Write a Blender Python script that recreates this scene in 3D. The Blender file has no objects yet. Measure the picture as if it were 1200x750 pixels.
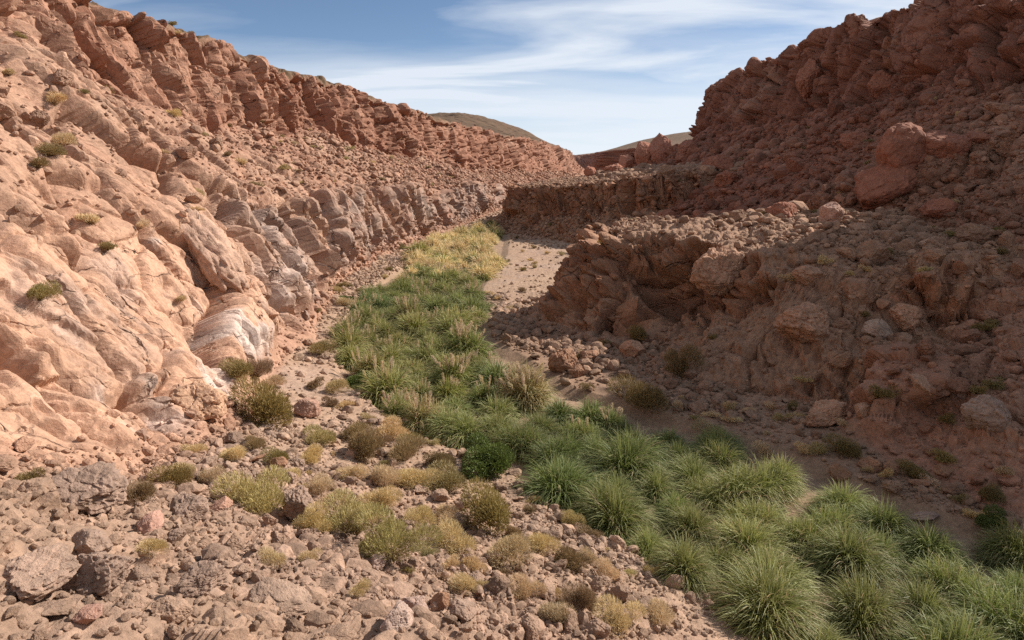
import bpy, math, random
import numpy as np
from concurrent.futures import ThreadPoolExecutor
from mathutils import Vector, Euler, Matrix

random.seed(7)
RNG = np.random.default_rng(7)
SC = bpy.context.scene
COL = SC.collection
R = math.radians

# ------------------------------------------------------------------ camera, sky, sun, exposure
PITCH = math.atan(170 / 800)
cam_d = bpy.data.cameras.new('camera')
cam = bpy.data.objects.new('camera', cam_d)
COL.objects.link(cam)
cam_d.sensor_width = 36.0
cam_d.lens = 24.0
cam_d.clip_start = 0.1
cam_d.clip_end = 20000
cam.location = (0, 0, 0)
cam.rotation_euler = (math.pi / 2 - PITCH, 0, 0)
SC.camera = cam

SUN_AZ = R(24)        # measured from +x (right) towards +y (ahead)
SUN_EL = R(37)
SUND = Vector((math.cos(SUN_EL) * math.cos(SUN_AZ), math.cos(SUN_EL) * math.sin(SUN_AZ), math.sin(SUN_EL)))

world = bpy.data.worlds.new('World')
SC.world = world
world.use_nodes = True


def build_sky():
    nt = world.node_tree
    nt.nodes.clear()
    N, L = nt.nodes.new, nt.links.new
    out = N('ShaderNodeOutputWorld')
    bg = N('ShaderNodeBackground')
    sky = N('ShaderNodeTexSky')
    sky.sky_type = 'NISHITA'
    sky.sun_disc = False
    sky.sun_elevation = SUN_EL
    sky.sun_rotation = math.pi / 2 - SUN_AZ
    sky.altitude = 3000
    sky.air_density = 1.0
    sky.dust_density = 0.4
    sky.ozone_density = 1.6
    tc = N('ShaderNodeTexCoord')
    # project directions on a high flat layer so the cirrus streaks recede towards the horizon
    sep = N('ShaderNodeSeparateXYZ')
    L(tc.outputs['Generated'], sep.inputs[0])
    zc = N('ShaderNodeMath'); zc.operation = 'MAXIMUM'; zc.inputs[1].default_value = 0.0
    L(sep.outputs[2], zc.inputs[0])
    za = N('ShaderNodeMath'); za.operation = 'ADD'; za.inputs[1].default_value = 0.10
    L(zc.outputs[0], za.inputs[0])
    dx = N('ShaderNodeMath'); dx.operation = 'DIVIDE'
    dy = N('ShaderNodeMath'); dy.operation = 'DIVIDE'
    L(sep.outputs[0], dx.inputs[0]); L(za.outputs[0], dx.inputs[1])
    L(sep.outputs[1], dy.inputs[0]); L(za.outputs[0], dy.inputs[1])
    cmb = N('ShaderNodeCombineXYZ')
    L(dx.outputs[0], cmb.inputs[0]); L(dy.outputs[0], cmb.inputs[1])
    mp = N('ShaderNodeMapping')
    mp.inputs['Rotation'].default_value = (0, 0, R(-20))
    mp.inputs['Scale'].default_value = (0.50, 1.05, 1)
    mp.inputs['Location'].default_value = (1.0, 5.0, 0)
    L(cmb.outputs[0], mp.inputs[0])
    n1 = N('ShaderNodeTexNoise')
    n1.inputs['Scale'].default_value = 0.9
    n1.inputs['Detail'].default_value = 9
    n1.inputs['Roughness'].default_value = 0.52
    n1.inputs['Distortion'].default_value = 0.5
    L(mp.outputs[0], n1.inputs['Vector'])
    r1 = N('ShaderNodeValToRGB')
    r1.color_ramp.elements[0].position = 0.40
    r1.color_ramp.elements[0].color = (0, 0, 0, 1)
    r1.color_ramp.elements[1].position = 0.57
    r1.color_ramp.elements[1].color = (1, 1, 1, 1)
    L(n1.outputs['Fac'], r1.inputs[0])
    # a veil of thicker cirrostratus low over the far end of the canyon
    n2 = N('ShaderNodeTexNoise')
    n2.inputs['Scale'].default_value = 0.55
    n2.inputs['Detail'].default_value = 6
    n2.inputs['Roughness'].default_value = 0.55
    L(mp.outputs[0], n2.inputs['Vector'])
    low = N('ShaderNodeMapRange')
    low.inputs['From Min'].default_value = 0.22
    low.inputs['From Max'].default_value = 0.09
    low.inputs['To Min'].default_value = 0.0
    low.inputs['To Max'].default_value = 0.47
    L(sep.outputs[2], low.inputs[0])
    ad = N('ShaderNodeMath'); ad.operation = 'ADD'
    L(low.outputs[0], ad.inputs[0]); L(n2.outputs['Fac'], ad.inputs[1])
    r2 = N('ShaderNodeMapRange')
    r2.inputs['From Min'].default_value = 0.58
    r2.inputs['From Max'].default_value = 0.98
    L(ad.outputs[0], r2.inputs[0])
    mx = N('ShaderNodeMath'); mx.operation = 'MAXIMUM'
    L(r1.outputs[0], mx.inputs[0]); L(r2.outputs[0], mx.inputs[1])
    fac = N('ShaderNodeMath'); fac.operation = 'MULTIPLY'; fac.inputs[1].default_value = 0.85
    L(mx.outputs[0], fac.inputs[0])
    mix = N('ShaderNodeMixRGB')
    mix.inputs['Color2'].default_value = (7.8, 8.3, 9.0, 1)
    L(fac.outputs[0], mix.inputs['Fac'])
    L(sky.outputs[0], mix.inputs['Color1'])
    L(mix.outputs[0], bg.inputs['Color'])
    bg.inputs['Strength'].default_value = 0.072
    L(bg.outputs[0], out.inputs['Surface'])


build_sky()

sun_d = bpy.data.lights.new('sun', 'SUN')
sun_d.energy = 5.0
sun_d.angle = R(0.53)
sun_d.color = (1.0, 0.94, 0.86)
sun = bpy.data.objects.new('sun', sun_d)
COL.objects.link(sun)
sun.rotation_euler = (-SUND).to_track_quat('-Z', 'Y').to_euler()

SC.view_settings.view_transform = 'Standard'
SC.view_settings.look = 'None'
SC.view_settings.exposure = 0.6
SC.view_settings.gamma = 1.0
SC.render.engine = 'CYCLES'
SC.cycles.max_bounces = 5
SC.cycles.diffuse_bounces = 3
SC.cycles.glossy_bounces = 2
SC.cycles.transmission_bounces = 3
SC.cycles.use_denoising = False

# ------------------------------------------------------------------ numeric noise
_T = np.random.default_rng(3)
LAT = _T.random((64, 64, 64), dtype=np.float32)
JIT = _T.random((32, 32, 32, 3), dtype=np.float32)
CID = _T.random((32, 32, 32, 4), dtype=np.float32)
POOL = ThreadPoolExecutor(4)


def chunked(fn, p, *a):
    n = len(p)
    k = 60000
    parts = list(POOL.map(lambda i: fn(p[i:i + k], *a), range(0, n, k)))
    if isinstance(parts[0], tuple):
        return tuple(np.concatenate(q) for q in zip(*parts))
    return np.concatenate(parts)


def _vnoise(p):
    f = np.floor(p)
    t = (p - f).astype(np.float32)
    i = f.astype(np.int64) & 63
    j = (i + 1) & 63
    t = t * t * (3 - 2 * t)
    x0, y0, z0 = i[:, 0], i[:, 1], i[:, 2]
    x1, y1, z1 = j[:, 0], j[:, 1], j[:, 2]
    u, v, w = t[:, 0], t[:, 1], t[:, 2]
    a = LAT[x0, y0, z0] * (1 - u) + LAT[x1, y0, z0] * u
    b = LAT[x0, y1, z0] * (1 - u) + LAT[x1, y1, z0] * u
    c = LAT[x0, y0, z1] * (1 - u) + LAT[x1, y0, z1] * u
    d = LAT[x0, y1, z1] * (1 - u) + LAT[x1, y1, z1] * u
    return ((a * (1 - v) + b * v) * (1 - w) + (c * (1 - v) + d * v) * w) * 2 - 1


ROT = np.array(Euler((0.7, 0.5, 1.1)).to_matrix(), dtype=np.float64)


def _fbm(p, octaves, gain):
    s = np.zeros(len(p), np.float32)
    a, tot = 1.0, 0.0
    q = p
    for _ in range(octaves):
        s += a * _vnoise(q)
        tot += a
        a *= gain
        q = (q @ ROT) * 2.03 + 17.3
    return s / tot


def fbm(p, scale, octaves=4, gain=0.5, seed=0.0):
    return chunked(_fbm, np.asarray(p) / scale + 31.7 * seed + 200.0, octaves, gain)


def _worley(p):
    f = np.floor(p)
    t = (p - f).astype(np.float32)
    i = f.astype(np.int64)
    n = len(p)
    d1 = np.full(n, 9.0, np.float32)
    d2 = np.full(n, 9.0, np.float32)
    vec = np.zeros((n, 3), np.float32)
    cid = np.zeros((n, 4), np.float32)
    for ox in (-1, 0, 1):
        for oy in (-1, 0, 1):
            for oz in (-1, 0, 1):
                a, b, c = (i[:, 0] + ox) & 31, (i[:, 1] + oy) & 31, (i[:, 2] + oz) & 31
                r = t - JIT[a, b, c] - np.array((ox, oy, oz), np.float32)
                d = r[:, 0] ** 2 + r[:, 1] ** 2 + r[:, 2] ** 2
                m = d < d1
                d2 = np.where(m, d1, np.minimum(d2, d))
                d1 = np.where(m, d, d1)
                vec[m] = r[m]
                cid[m] = CID[a[m], b[m], c[m]]
    return np.sqrt(d1), np.sqrt(d2), vec, cid


def blocks(p, scale, axis=None, stretch=1.0, tilt=1.0, seed=0.0):
    """jointed rock: every cell is a plate with its own level and its own tilt; returns level, nearness to a joint, cell id"""
    q = np.asarray(p, dtype=np.float64)
    if axis is not None:
        ax = np.array(axis, float)
        ax /= np.linalg.norm(ax)
        q = q - (1 - 1 / stretch) * (q @ ax)[:, None] * ax
    q = q / scale + 13.1 * seed + 100.0
    d1, d2, vec, cid = chunked(_worley, q)
    lev = (cid[:, 0] - 0.5) * 2
    tl = ((cid[:, 1:4] - 0.5) * 2 * vec).sum(1) * tilt
    return lev + tl, d2 - d1, cid[:, 1]


def sstep(a, b, x):
    t = np.clip((x - a) / (b - a), 0, 1)
    return t * t * (3 - 2 * t)


# ------------------------------------------------------------------ the shape of the canyon
def tab(rows):
    a = np.array(rows, float)
    return lambda y, k: np.interp(y, a[:, 0], a[:, k])


LEFT_RIM = tab([(-30, -31, 13.5), (30, -32, 13.7), (64, -33, 14), (75, -33, 14.3), (96, -31.8, 14.2), (122, -29, 15), (150, -22.5, 14), (190, -14, 13.4),
                (244, 0, 12.6), (350, 27, 11.5), (390, 34, 11.6), (420, 30, 11.5), (480, 12, 12), (600, 0, 14), (700, 0, 19), (1600, 0, 19)])
LEFT_CLIFF = tab([(-30, -24, 6), (30, -25.5, 6), (60, -28.3, 5.5), (90, -28.4, 5), (115, -27.0, 4.6), (150, -20, 3.5), (190, -11.3, 2), (240, 2.2, 1),
                  (350, 32, 0.5), (390, 39, 1), (420, 37, 1), (480, 22, 2), (600, 20, 13), (700, 20, 19), (1600, 20, 19)])
LEFT_LOW = tab([(-30, -9, 1.5), (0, -9.5, 1.0), (12, -12, -1.5), (22, -14, -2.5), (35, -16, -2.6), (55, -17.6, -2), (82, -18, -2), (111, -14, -2.2), (175, -4.5, -3),
                (250, 10, -3), (350, 35, -2), (390, 43, -2), (480, 30, -1), (600, 26, 13), (700, 26, 19), (1600, 26, 19)])
LEFT_BASE = tab([(-30, -4, 0.5), (0, -5, -0.6), (4, -5.6, -1.9), (8.3, -6.7, -3.6), (12.5, -7.9, -5.9), (15, -8.2, -6.6), (22, -9.0, -8), (33, -11.4, -8.7), (37, -11, -9),
                 (60, -15.2, -9.3), (82, -15.3, -9.5), (111, -11.1, -9.5), (175, -2.2, -8.5), (250, 13, -6), (350, 38, -5), (390, 46, -4), (480, 34, -3), (600, 28, 12),
                 (700, 28, 19), (1600, 28, 19)])
LEFT_MID = tab([(-30, 0, -1), (0, 0, -1.8), (3, 0, -3.2), (6.6, 0, -5.7), (10, 0.2, -7.4), (13.4, 0, -8.3), (17, -2.5, -8.5), (22, -5.5, -8.9), (33, -9.5, -9.1), (60, -13.5, -9.5),
                (82, -13, -9.6), (111, -8.5, -9.6), (175, 0, -8.8), (250, 16, -6.4), (350, 42, -5), (390, 50, -4), (480, 38, -3), (600, 30, 12), (700, 30, 19), (1600, 30, 19)])
BANK_L = tab([(-30, 16, -9.6), (0, 12, -9.6), (5, 10, -9.6), (10, 6.6, -9.6), (13.4, 4.9, -9.6), (16.2, 2.4, -9.6), (20, 0.3, -9.6), (23.2, -3.4, -9.6), (30.4, -7.9, -9.6),
              (43.4, -11.1, -9.6), (60, -12.0, -9.6), (73.6, -11.1, -9.6), (95, -7.4, -9.6), (120, -3.6, -9.6), (175, 2, -9), (250, 18, -6.5), (350, 45, -5), (390, 53, -4),
              (480, 41, -3), (600, 32, 12), (700, 32, 19), (1600, 32, 19)])
BANK_R = tab([(-30, 24, -9.6), (0, 21, -9.6), (5, 19, -9.6), (10, 16.4, -9.6), (16.2, 13.6, -9.6), (18.1, 11.3, -9.6), (22.4, 9.2, -9.6), (25.9, 5.8, -9.6), (29.1, 2.4, -9.6),
              (38.7, -1.5, -9.6), (56.8, -2.9, -9.6), (81.6, -1, -9.6), (120, -0.6, -9.6), (175, 6, -9), (250, 24, -6.5), (350, 50, -5), (390, 58, -4), (480, 46, -3),
              (600, 36, 12), (700, 36, 19), (1600, 36, 19)])
TALUS_R = tab([(-30, 27, -9.2), (0, 24, -9.2), (10, 18, -9.2), (16, 14.8, -9.2), (20, 12.4, -9.2), (25, 12.5, -9.1), (30, 14, -9), (40, 15, -9), (60, 13, -9.1), (85, 13.5, -9.3),
               (110, 15, -9), (150, 17, -8), (175, 30, -7), (250, 60, -5), (350, 70, -4), (450, 52, -3), (600, 40, 12), (700, 40, 19), (1600, 40, 19)])
CLIFF_R = tab([(-30, 47, 8), (0, 46, 8), (30, 43.5, 7.5), (52, 38.3, 7), (80, 37.8, 7), (110, 36.5, 7), (132, 34.5, 6.8), (146, 36, 5.5), (160, 44, 4), (200, 75, 4),
               (300, 100, 3), (400, 69, 3), (450, 52.5, 3), (520, 54, 4), (600, 50, 13), (700, 50, 19), (1600, 50, 19)])
RIM_R = tab([(-30, 50, 15), (0, 49, 16), (20, 47.5, 16), (30, 46.5, 16.5), (34, 46.5, 20.0), (38, 46, 23), (42, 46, 24.5), (47, 45.5, 24.5), (51, 44.5, 15.8), (61, 43.5, 14.6), (70, 42, 17.2), (77, 41, 18.1), (108, 41.5, 17.6), (135, 40, 17.6), (147, 40.5, 17), (160, 50, 16.6), (200, 84, 16),  # near stretch, out of view, is raised and notched to shape the cast shadow
             (300, 110, 16), (400, 76, 15), (450, 56.5, 15), (520, 60, 15), (600, 60, 17), (700, 60, 19), (1600, 60, 19)])
SPUR_A = np.array([(6.9, 45.6), (7.8, 42.0), (10.8, 39.0), (12.9, 35.0), (16.0, 31.5), (24, 30), (27, 45), (16, 47.6), (9, 48.6)])
SPUR_B = np.array([(1.2, 124), (5.6, 111), (10.6, 101), (17.5, 93), (30, 90), (36, 150), (8, 168), (1.5, 142)])


def poly_dist(x, y, P):
    """distance to a polygon, negative inside"""
    d = np.full(x.shape, 1e9)
    ins = np.zeros(x.shape, bool)
    for i in range(len(P)):
        (ax, ay), (bx, by) = P[i], P[(i + 1) % len(P)]
        ex, ey = bx - ax, by - ay
        t = np.clip(((x - ax) * ex + (y - ay) * ey) / (ex * ex + ey * ey), 0, 1)
        d = np.minimum(d, np.hypot(x - ax - t * ex, y - ay - t * ey))
        c = ((ay > y) != (by > y)) & (x < ex * (y - ay) / (ey if ey else 1e-9) + ax)
        ins ^= c
    return np.where(ins, -d, d)


def n1(y, scale, seed, octv=3):
    p = np.stack([y / scale, np.full_like(y, seed * 7.7), np.full_like(y, seed * 3.3)], 1) + 300
    return _fbm(p, octv, 0.5)


def profile(y):
    """control points x, z across the canyon for every station y"""
    y = np.asarray(y, float)
    wig = np.clip((y + 5) / 60, 0.15, 1)
    far = np.clip(1 - (y - 500) / 80, 0, 1)
    cs = []
    r = LEFT_RIM(y, 1) + far * (n1(y, 13, 1, 4) * 2.4 * wig)
    rz = LEFT_RIM(y, 2) + far * n1(y, 9, 2, 4) * 0.45
    cs.append((np.full_like(y, -700), rz + 26))
    cs.append((r - 60, rz + 5))
    cs.append((r - 5, rz + 0.8))
    cs.append((r, rz))
    cs.append((LEFT_CLIFF(y, 1) + far * n1(y, 12, 3, 5) * 3.4 * wig, LEFT_CLIFF(y, 2) + far * n1(y, 11, 4, 4) * 3.2))
    cs.append((LEFT_LOW(y, 1) + far * n1(y, 11, 5, 5) * 2.6 * wig, LEFT_LOW(y, 2) + far * n1(y, 10, 6, 4) * 2.8))
    cs.append((LEFT_BASE(y, 1) + far * n1(y, 7, 7, 4) * 0.8 * wig, LEFT_BASE(y, 2)))
    cs.append((LEFT_MID(y, 1), LEFT_MID(y, 2)))
    cs.append((BANK_L(y, 1) - 0.4, BANK_L(y, 2) + 0.45))
    cs.append((BANK_L(y, 1) + 0.4, BANK_L(y, 2) - 0.05))
    cs.append((BANK_R(y, 1) - 0.4, BANK_R(y, 2) - 0.05))
    cs.append((BANK_R(y, 1) + 0.5, BANK_R(y, 2) + 0.3))
    cs.append((TALUS_R(y, 1), TALUS_R(y, 2)))
    t, cx, cz = 0.55, CLIFF_R(y, 1), CLIFF_R(y, 2)
    cs.append((TALUS_R(y, 1) * (1 - t) + cx * t, TALUS_R(y, 2) * (1 - t) + cz * t - 0.8 * far))
    cs.append((cx + far * n1(y, 8, 8, 4) * 1.6, cz + far * n1(y, 12, 9) * 1.5))
    rr = RIM_R(y, 1) + far * n1(y, 10, 10, 4) * 2.2
    rz = RIM_R(y, 2) + far * n1(y, 7, 11, 4) * 0.8
    cs.append((rr, rz))
    cs.append((rr + 6, rz + 0.6))
    cs.append((rr + 70, rz + 4))
    cs.append((np.full_like(y, 800), rz + 20))
    X = np.stack([c[0] for c in cs], 1)
    Z = np.stack([c[1] for c in cs], 1)
    for k in range(1, X.shape[1]):
        X[:, k] = np.maximum(X[:, k], X[:, k - 1] + 0.05)
    return X, Z


def smax(a, b, k):
    h = np.clip(0.5 + 0.5 * (a - b) / k, 0, 1)
    return b * (1 - h) + a * h + k * h * (1 - h)


def add_land(x, y, z):
    """spurs, hills: added on top of the cross profile; also returns the spur mask"""
    wob = chunked(_fbm, np.stack([x / 3.1, y / 3.1, z / 9 + 5.5], 1) + 90, 5, 0.62) * 1.5
    da = poly_dist(x, y, SPUR_A) + wob * 0.9
    wtip = 2.3 + 3.4 * np.clip(sstep(43.5, 46, y) + sstep(8.5, 6.8, x), 0, 1)
    top = -3.05 + 0.55 * chunked(_fbm, np.stack([x / 2.3, y / 2.3, np.zeros_like(x) + 1.5], 1) + 40, 3, 0.5) - 0.105 * np.clip(44 - y, -3, 30) + 0.02 * (x - 8)
    sa = top - np.clip(da + 0.3, 0, None) * 0 - (0.8 + 3.5 * sstep(30, 38, y + 0.4 * (12 - x))) * sstep(0, 1.0, da / wtip) - (0.62 - 0.28 * sstep(30, 38, y + 0.4 * (12 - x))) * np.clip(da - 1.4, 0, None) - 1.5 * sstep(0, 3, da) * (y > 46)
    db = poly_dist(x, y, SPUR_B) + wob * 1.6
    topb = -2.5 + 0.12 * np.clip(x, 0, 40)
    sb = topb - 4.0 * sstep(0, 1.8, db) - 0.75 * np.clip(db - 1.2, 0, None)
    m = np.where((sa > z) | (sb > z), 1.0, 0.0)
    z = np.where(np.abs(y - 36) < 30, smax(z, sa, 0.5), z)
    z = np.where(np.abs(y - 125) < 60, smax(z, sb, 0.6), z)
    # the low ribs that run down the near right slope
    for (ax, ay, bx, by, h, w) in ((13.2, 23.2, 15.0, 24.6, 1.3, 1.0), (20, 30, 27, 27, 1.2, 2.5), (25, 52, 33, 47, 1.5, 2.5)):
        t = np.clip(((x - ax) * (bx - ax) + (y - ay) * (by - ay)) / ((bx - ax) ** 2 + (by - ay) ** 2), 0, 1)
        d = np.hypot(x - ax - t * (bx - ax), y - ay - t * (by - ay))
        z = z + h * np.exp(-(d / w) ** 4)
    # hills on the plateaus
    z = z + 19 * np.exp(-((x + 32) / 58) ** 2 - ((y - 430) / 100) ** 2) * sstep(35, 5, x)
    z = z + 15 * np.exp(-((x - 165) / 75) ** 2 - ((y - 600) / 110) ** 2) * sstep(55, 110, x)
    return z, m, da, db


def rows_y():
    ys = [-14.0]
    while ys[-1] < 1500:
        y = ys[-1]
        if y < 2:
            d = 0.14
        elif y < 150:
            d = max(0.034, 0.0031 * y)
        elif y < 420:
            d = 0.0058 * y
        else:
            d = 0.02 * y
        ys.append(y + d)
    return np.array(ys)


YS = rows_y()
NV = 1640


def build_grid():
    X, Z = profile(YS)
    nr = len(YS)
    GX = np.zeros((nr, NV))
    K = 1500
    # fine abscissae in every row, denser between the control points
    fr = np.linspace(0, X.shape[1] - 1, K)
    i0 = np.minimum(fr.astype(int), X.shape[1] - 2)
    t = fr - i0
    fx = X[:, i0] * (1 - t) + X[:, i0 + 1] * t
    fz = Z[:, i0] * (1 - t) + Z[:, i0 + 1] * t
    fy = np.repeat(YS[:, None], K, 1)
    z, m, _, _ = add_land(fx.ravel(), fy.ravel(), fz.ravel())
    z = z.reshape(nr, K)
    dist = np.sqrt(fx ** 2 + fy ** 2 + z ** 2)
    ds = np.hypot(np.diff(fx, axis=1), np.diff(z, axis=1))
    w = ds / np.maximum(0.5 * (dist[:, 1:] + dist[:, :-1]), 5.0)
    out = np.abs(fx[:, 1:]) > 1.0 * np.maximum(YS[:, None], 4) + 14         # outside the view
    w = np.where(out, w * 0.25, w)
    w = np.where((fx[:, 1:] < X[:, 2:3]) | (fx[:, 1:] > X[:, 16:17]), w * 0.15, w)
    w += 1e-6
    cw = np.concatenate([np.zeros((nr, 1)), np.cumsum(w, 1)], 1)
    cw /= cw[:, -1:]
    tgt = np.linspace(0, 1, NV)
    # keep columns from jittering between rows
    k = np.ones(9) / 9
    pad = np.pad(cw, ((4, 4), (0, 0)), mode='edge')
    cw = sum(pad[i:i + nr] for i in range(9)) / 9
    pf = np.zeros((nr, NV))
    for r in range(nr):
        pf[r] = np.interp(tgt, cw[r], fr)
    i0 = np.minimum(pf.astype(int), X.shape[1] - 2)
    t = pf - i0
    rr = np.arange(nr)[:, None]
    GX = X[rr, i0] * (1 - t) + X[rr, i0 + 1] * t
    GZ = Z[rr, i0] * (1 - t) + Z[rr, i0 + 1] * t
    GY = np.repeat(YS[:, None], NV, 1)
    z, m, da, db = add_land(GX.ravel(), GY.ravel(), GZ.ravel())
    return GX, GY, z.reshape(GX.shape), pf, m.reshape(GX.shape), da.reshape(GX.shape), db.reshape(GX.shape)


GX, GY, GZ, PF, SPM, DA, DB = build_grid()
NR = len(YS)


def grid_normals(gx, gy, gz):
    P = np.stack([gx, gy, gz], 2)
    du = np.gradient(P, axis=1)
    dv = np.gradient(P, axis=0)
    n = np.cross(du, dv)
    n /= np.linalg.norm(n, axis=2, keepdims=True) + 1e-12
    return n


NRM = grid_normals(GX, GY, GZ)
# soften the base normals so that displaced plates do not cross
for _ in range(3):
    q = np.pad(NRM, ((2, 2), (2, 2), (0, 0)), mode='edge')
    NRM = sum(q[a:a + NR, b:b + NV] for a in (0, 1, 2, 3, 4) for b in (0, 1, 2, 3, 4))
    NRM /= np.linalg.norm(NRM, axis=2, keepdims=True)

P0 = np.stack([GX, GY, GZ], 2).reshape(-1, 3)
NN = NRM.reshape(-1, 3)
pf = PF.ravel()
slope = np.degrees(np.arccos(np.clip(NN[:, 2], -1, 1)))
X0, Y0, Z0 = P0.T
dist0 = np.linalg.norm(P0, axis=1)
spur = SPM.ravel()
leftwall = sstep(6.0, 5.75, pf) * sstep(2.7, 3.05, pf)
upperL = sstep(2.6, 3.0, pf) * sstep(4.15, 3.95, pf)
lowL = sstep(4.9, 5.1, pf) * sstep(6.7, 6.2, pf)
rightcliff = sstep(13.85, 14.05, pf) * sstep(15.5, 15.05, pf)
talus = sstep(11.9, 12.2, pf) * sstep(14.05, 13.9, pf)
fdist = sstep(260, 120, Y0)
steep = sstep(34, 56, slope)
# the smooth orange slabs low on the near left wall
slick = leftwall * sstep(46, 30, Y0) * sstep(4.35, 4.9, pf + 0.25 * fbm(P0, 6, 3, seed=5))
floor_m = sstep(5.9, 6.2, pf) * sstep(12.1, 11.8, pf) * (1 - spur)
bed = sstep(8.2, 8.8, pf) * sstep(11.2, 10.8, pf) * (1 - spur)

midL = sstep(3.9, 4.15, pf) * sstep(5.05, 4.85, pf)
rockamp = np.clip(np.maximum.reduce([leftwall * (0.72 + 0.28 * steep), rightcliff, steep * np.clip(spur + talus, 0, 1), 0.32 * talus, 0.25 * spur]), 0, 1)
rockamp = rockamp * (1 - 0.45 * midL * sstep(30, 70, Y0))

warp = np.stack([fbm(P0, 4.0, 2, seed=11), fbm(P0, 4.0, 2, seed=12), fbm(P0, 4.0, 2, seed=13)], 1)
PW = P0 + warp * 0.7
down = (0.55, 0.05, -0.83)
lv1, cr1, id1 = blocks(PW, 5.0, down, 2.6, 1.3, 1)
lv2, cr2, id2 = blocks(PW, 2.0, down, 2.6, 1.2, 2)
lv3, cr3, id3 = blocks(PW + warp * 0.3, 0.85, down, 1.9, 1.3, 3)
lv4, cr4, id4 = blocks(P0 + warp * 0.3, 0.36, None, 1.0, 1.6, 4)
lv5, cr5, id5 = blocks(P0 + warp * 0.5, 1.15, None, 1.0, 1.5, 5)
lv0, cr0, id0 = blocks(PW + warp * 1.2, 9.0, down, 2.0, 1.2, 7)
lvd, crd, idd = blocks(PW, 1.15, (0.22, 0.0, -0.97), 5.0, 1.0, 8)
lvc, crc, idc = blocks(PW, 2.7, (0.22, 0.0, -0.97), 5.0, 0.9, 6)
f1 = fbm(P0, 7, 5, seed=1)
f2 = fbm(P0, 1.6, 5, seed=2)
f3 = fbm(P0, 0.4, 4, seed=3)

fine = np.where(Y0 > 40, 0.4, 1.0)
farw = sstep(28, 42, Y0)
sl = 1 - 0.72 * slick
colm = leftwall * (1 - midL) * farw + rightcliff * 0.8 + 0.6 * spur * steep
D = rockamp * (0.85 * lv1 * (1 - 0.5 * slick) + 0.7 * lv0 + 0.50 * lv2 * sl * (1 - 0.65 * colm) + colm * (1.0 * lvc + 0.32 * lvd) + 0.15 * lv3 * (1 - 0.8 * slick) * fine * (1 - 0.5 * colm) + 0.035 * lv4 * sl * fine * (1 - 0.7 * slick) + 0.5 * f1 * (1 - 0.5 * slick) + 0.2 * f2 * (1 - 0.7 * slick))
D -= rockamp * (1.15 * np.exp(-(cr1 / 0.05) ** 2) + 0.34 * np.exp(-(cr2 / 0.05) ** 2) * (1 - 0.5 * slick) + 0.9 * colm * np.exp(-(crc / 0.05) ** 2) + 0.6 * np.exp(-(cr0 / 0.025) ** 2) + 0.12 * np.exp(-(cr3 / 0.08) ** 2) * sl)
# exfoliation sheets: stepped levels with sharp, irregular edges running down the wall
qd = np.array(down) / np.linalg.norm(down)
PS = P0 - 0.62 * (P0 @ qd)[:, None] * qd


def sheets(scale, steps, seed):
    g = fbm(PS, scale, 5, 0.55, seed) * steps
    e = g - np.floor(g)
    return (np.floor(g) + sstep(0.86, 1.0, e)) / steps


D += leftwall * (1 - midL * 0.7) * (1.1 * sheets(3.8, 4, 41) + (1 - 0.75 * farw) * (0.22 * sheets(1.4, 3, 42)))
# long flow-like flakes on the slick slabs
fl = np.abs(fbm(np.stack([X0 * 0.9 + Z0 * 0.5, Y0, Z0 * 0.6 - X0 * 0.4], 1), 3.3, 4, seed=21))
fl2 = np.abs(fbm(np.stack([X0 * 0.9 + Z0 * 0.5, Y0 * 1.2, Z0 * 0.6 - X0 * 0.4], 1), 1.1, 4, seed=22))
D += slick * (0.25 * fl - 0.2 * np.exp(-(fl / 0.025) ** 2) + 0.10 * fl2 - 0.07 * np.exp(-(fl2 / 0.03) ** 2) * sstep(0.0, 0.4, f1 + 0.2))
rub = np.clip(floor_m + talus + spur * (1 - steep) + midL * 0.8, 0, 1) * (1 - bed)
fore = sstep(20, 9, Y0) * floor_m * sstep(5, 1, X0)
D += rub * (0.18 * f2 + 0.07 * f3 + 0.025 * lv4)
D += np.clip(talus + spur, 0, 1) * (1 - 0.5 * steep) * (0.09 * lv5 + 0.06 * lv4 - 0.06 * np.exp(-(cr5 / 0.08) ** 2))
D += steep * spur * (0.32 * lv5 + 0.1 * lv4 - 0.3 * np.exp(-(cr5 / 0.07) ** 2))
D += fore * (0.2 * f2 + 0.16 * f3 + 0.13 * np.clip(lv5, -0.2, 2) + 0.05 * lv4)
D += (1 - rub) * (1 - rockamp) * (0.06 * f2 + 0.03 * f3)
plateau = np.clip(sstep(3.03, 2.8, pf) + sstep(15.2, 15.8, pf), 0, 1)
D += plateau * (0.5 * f2 + 0.35 * lv2)
# bedded ledges on the spurs
zz = Z0 + 0.9 * f1
led = np.abs(((zz * 1.9) % 1.0) - 0.5) * 2
D = D * np.where(Y0 > 450, 0.5, 1)
# steps between plates are sampled on a grid: soften them by one cell so their edges do not fray into combs
DG = D.reshape(NR, NV)
for ax in (0, 1):
    q = np.pad(DG, [(1, 1) if a == ax else (0, 0) for a in (0, 1)], mode='edge')
    DG = (0.16 * q[:-2] + 0.68 * q[1:-1] + 0.16 * q[2:]) if ax == 0 else (0.06 * q[:, :-2] + 0.88 * q[:, 1:-1] + 0.06 * q[:, 2:])
D = DG.ravel()
HOR = NN.copy()
HOR[:, 2] *= 0.75
PT = P0 + HOR * D[:, None]

# ------------------------------------------------------------------ rock and soil colours (albedo of the stone, with some shade put in on the right)
def mixc(a, b, t):
    t = np.clip(t, 0, 1)[:, None]
    return np.asarray(a, float) * (1 - t) + np.asarray(b, float) * t


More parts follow.
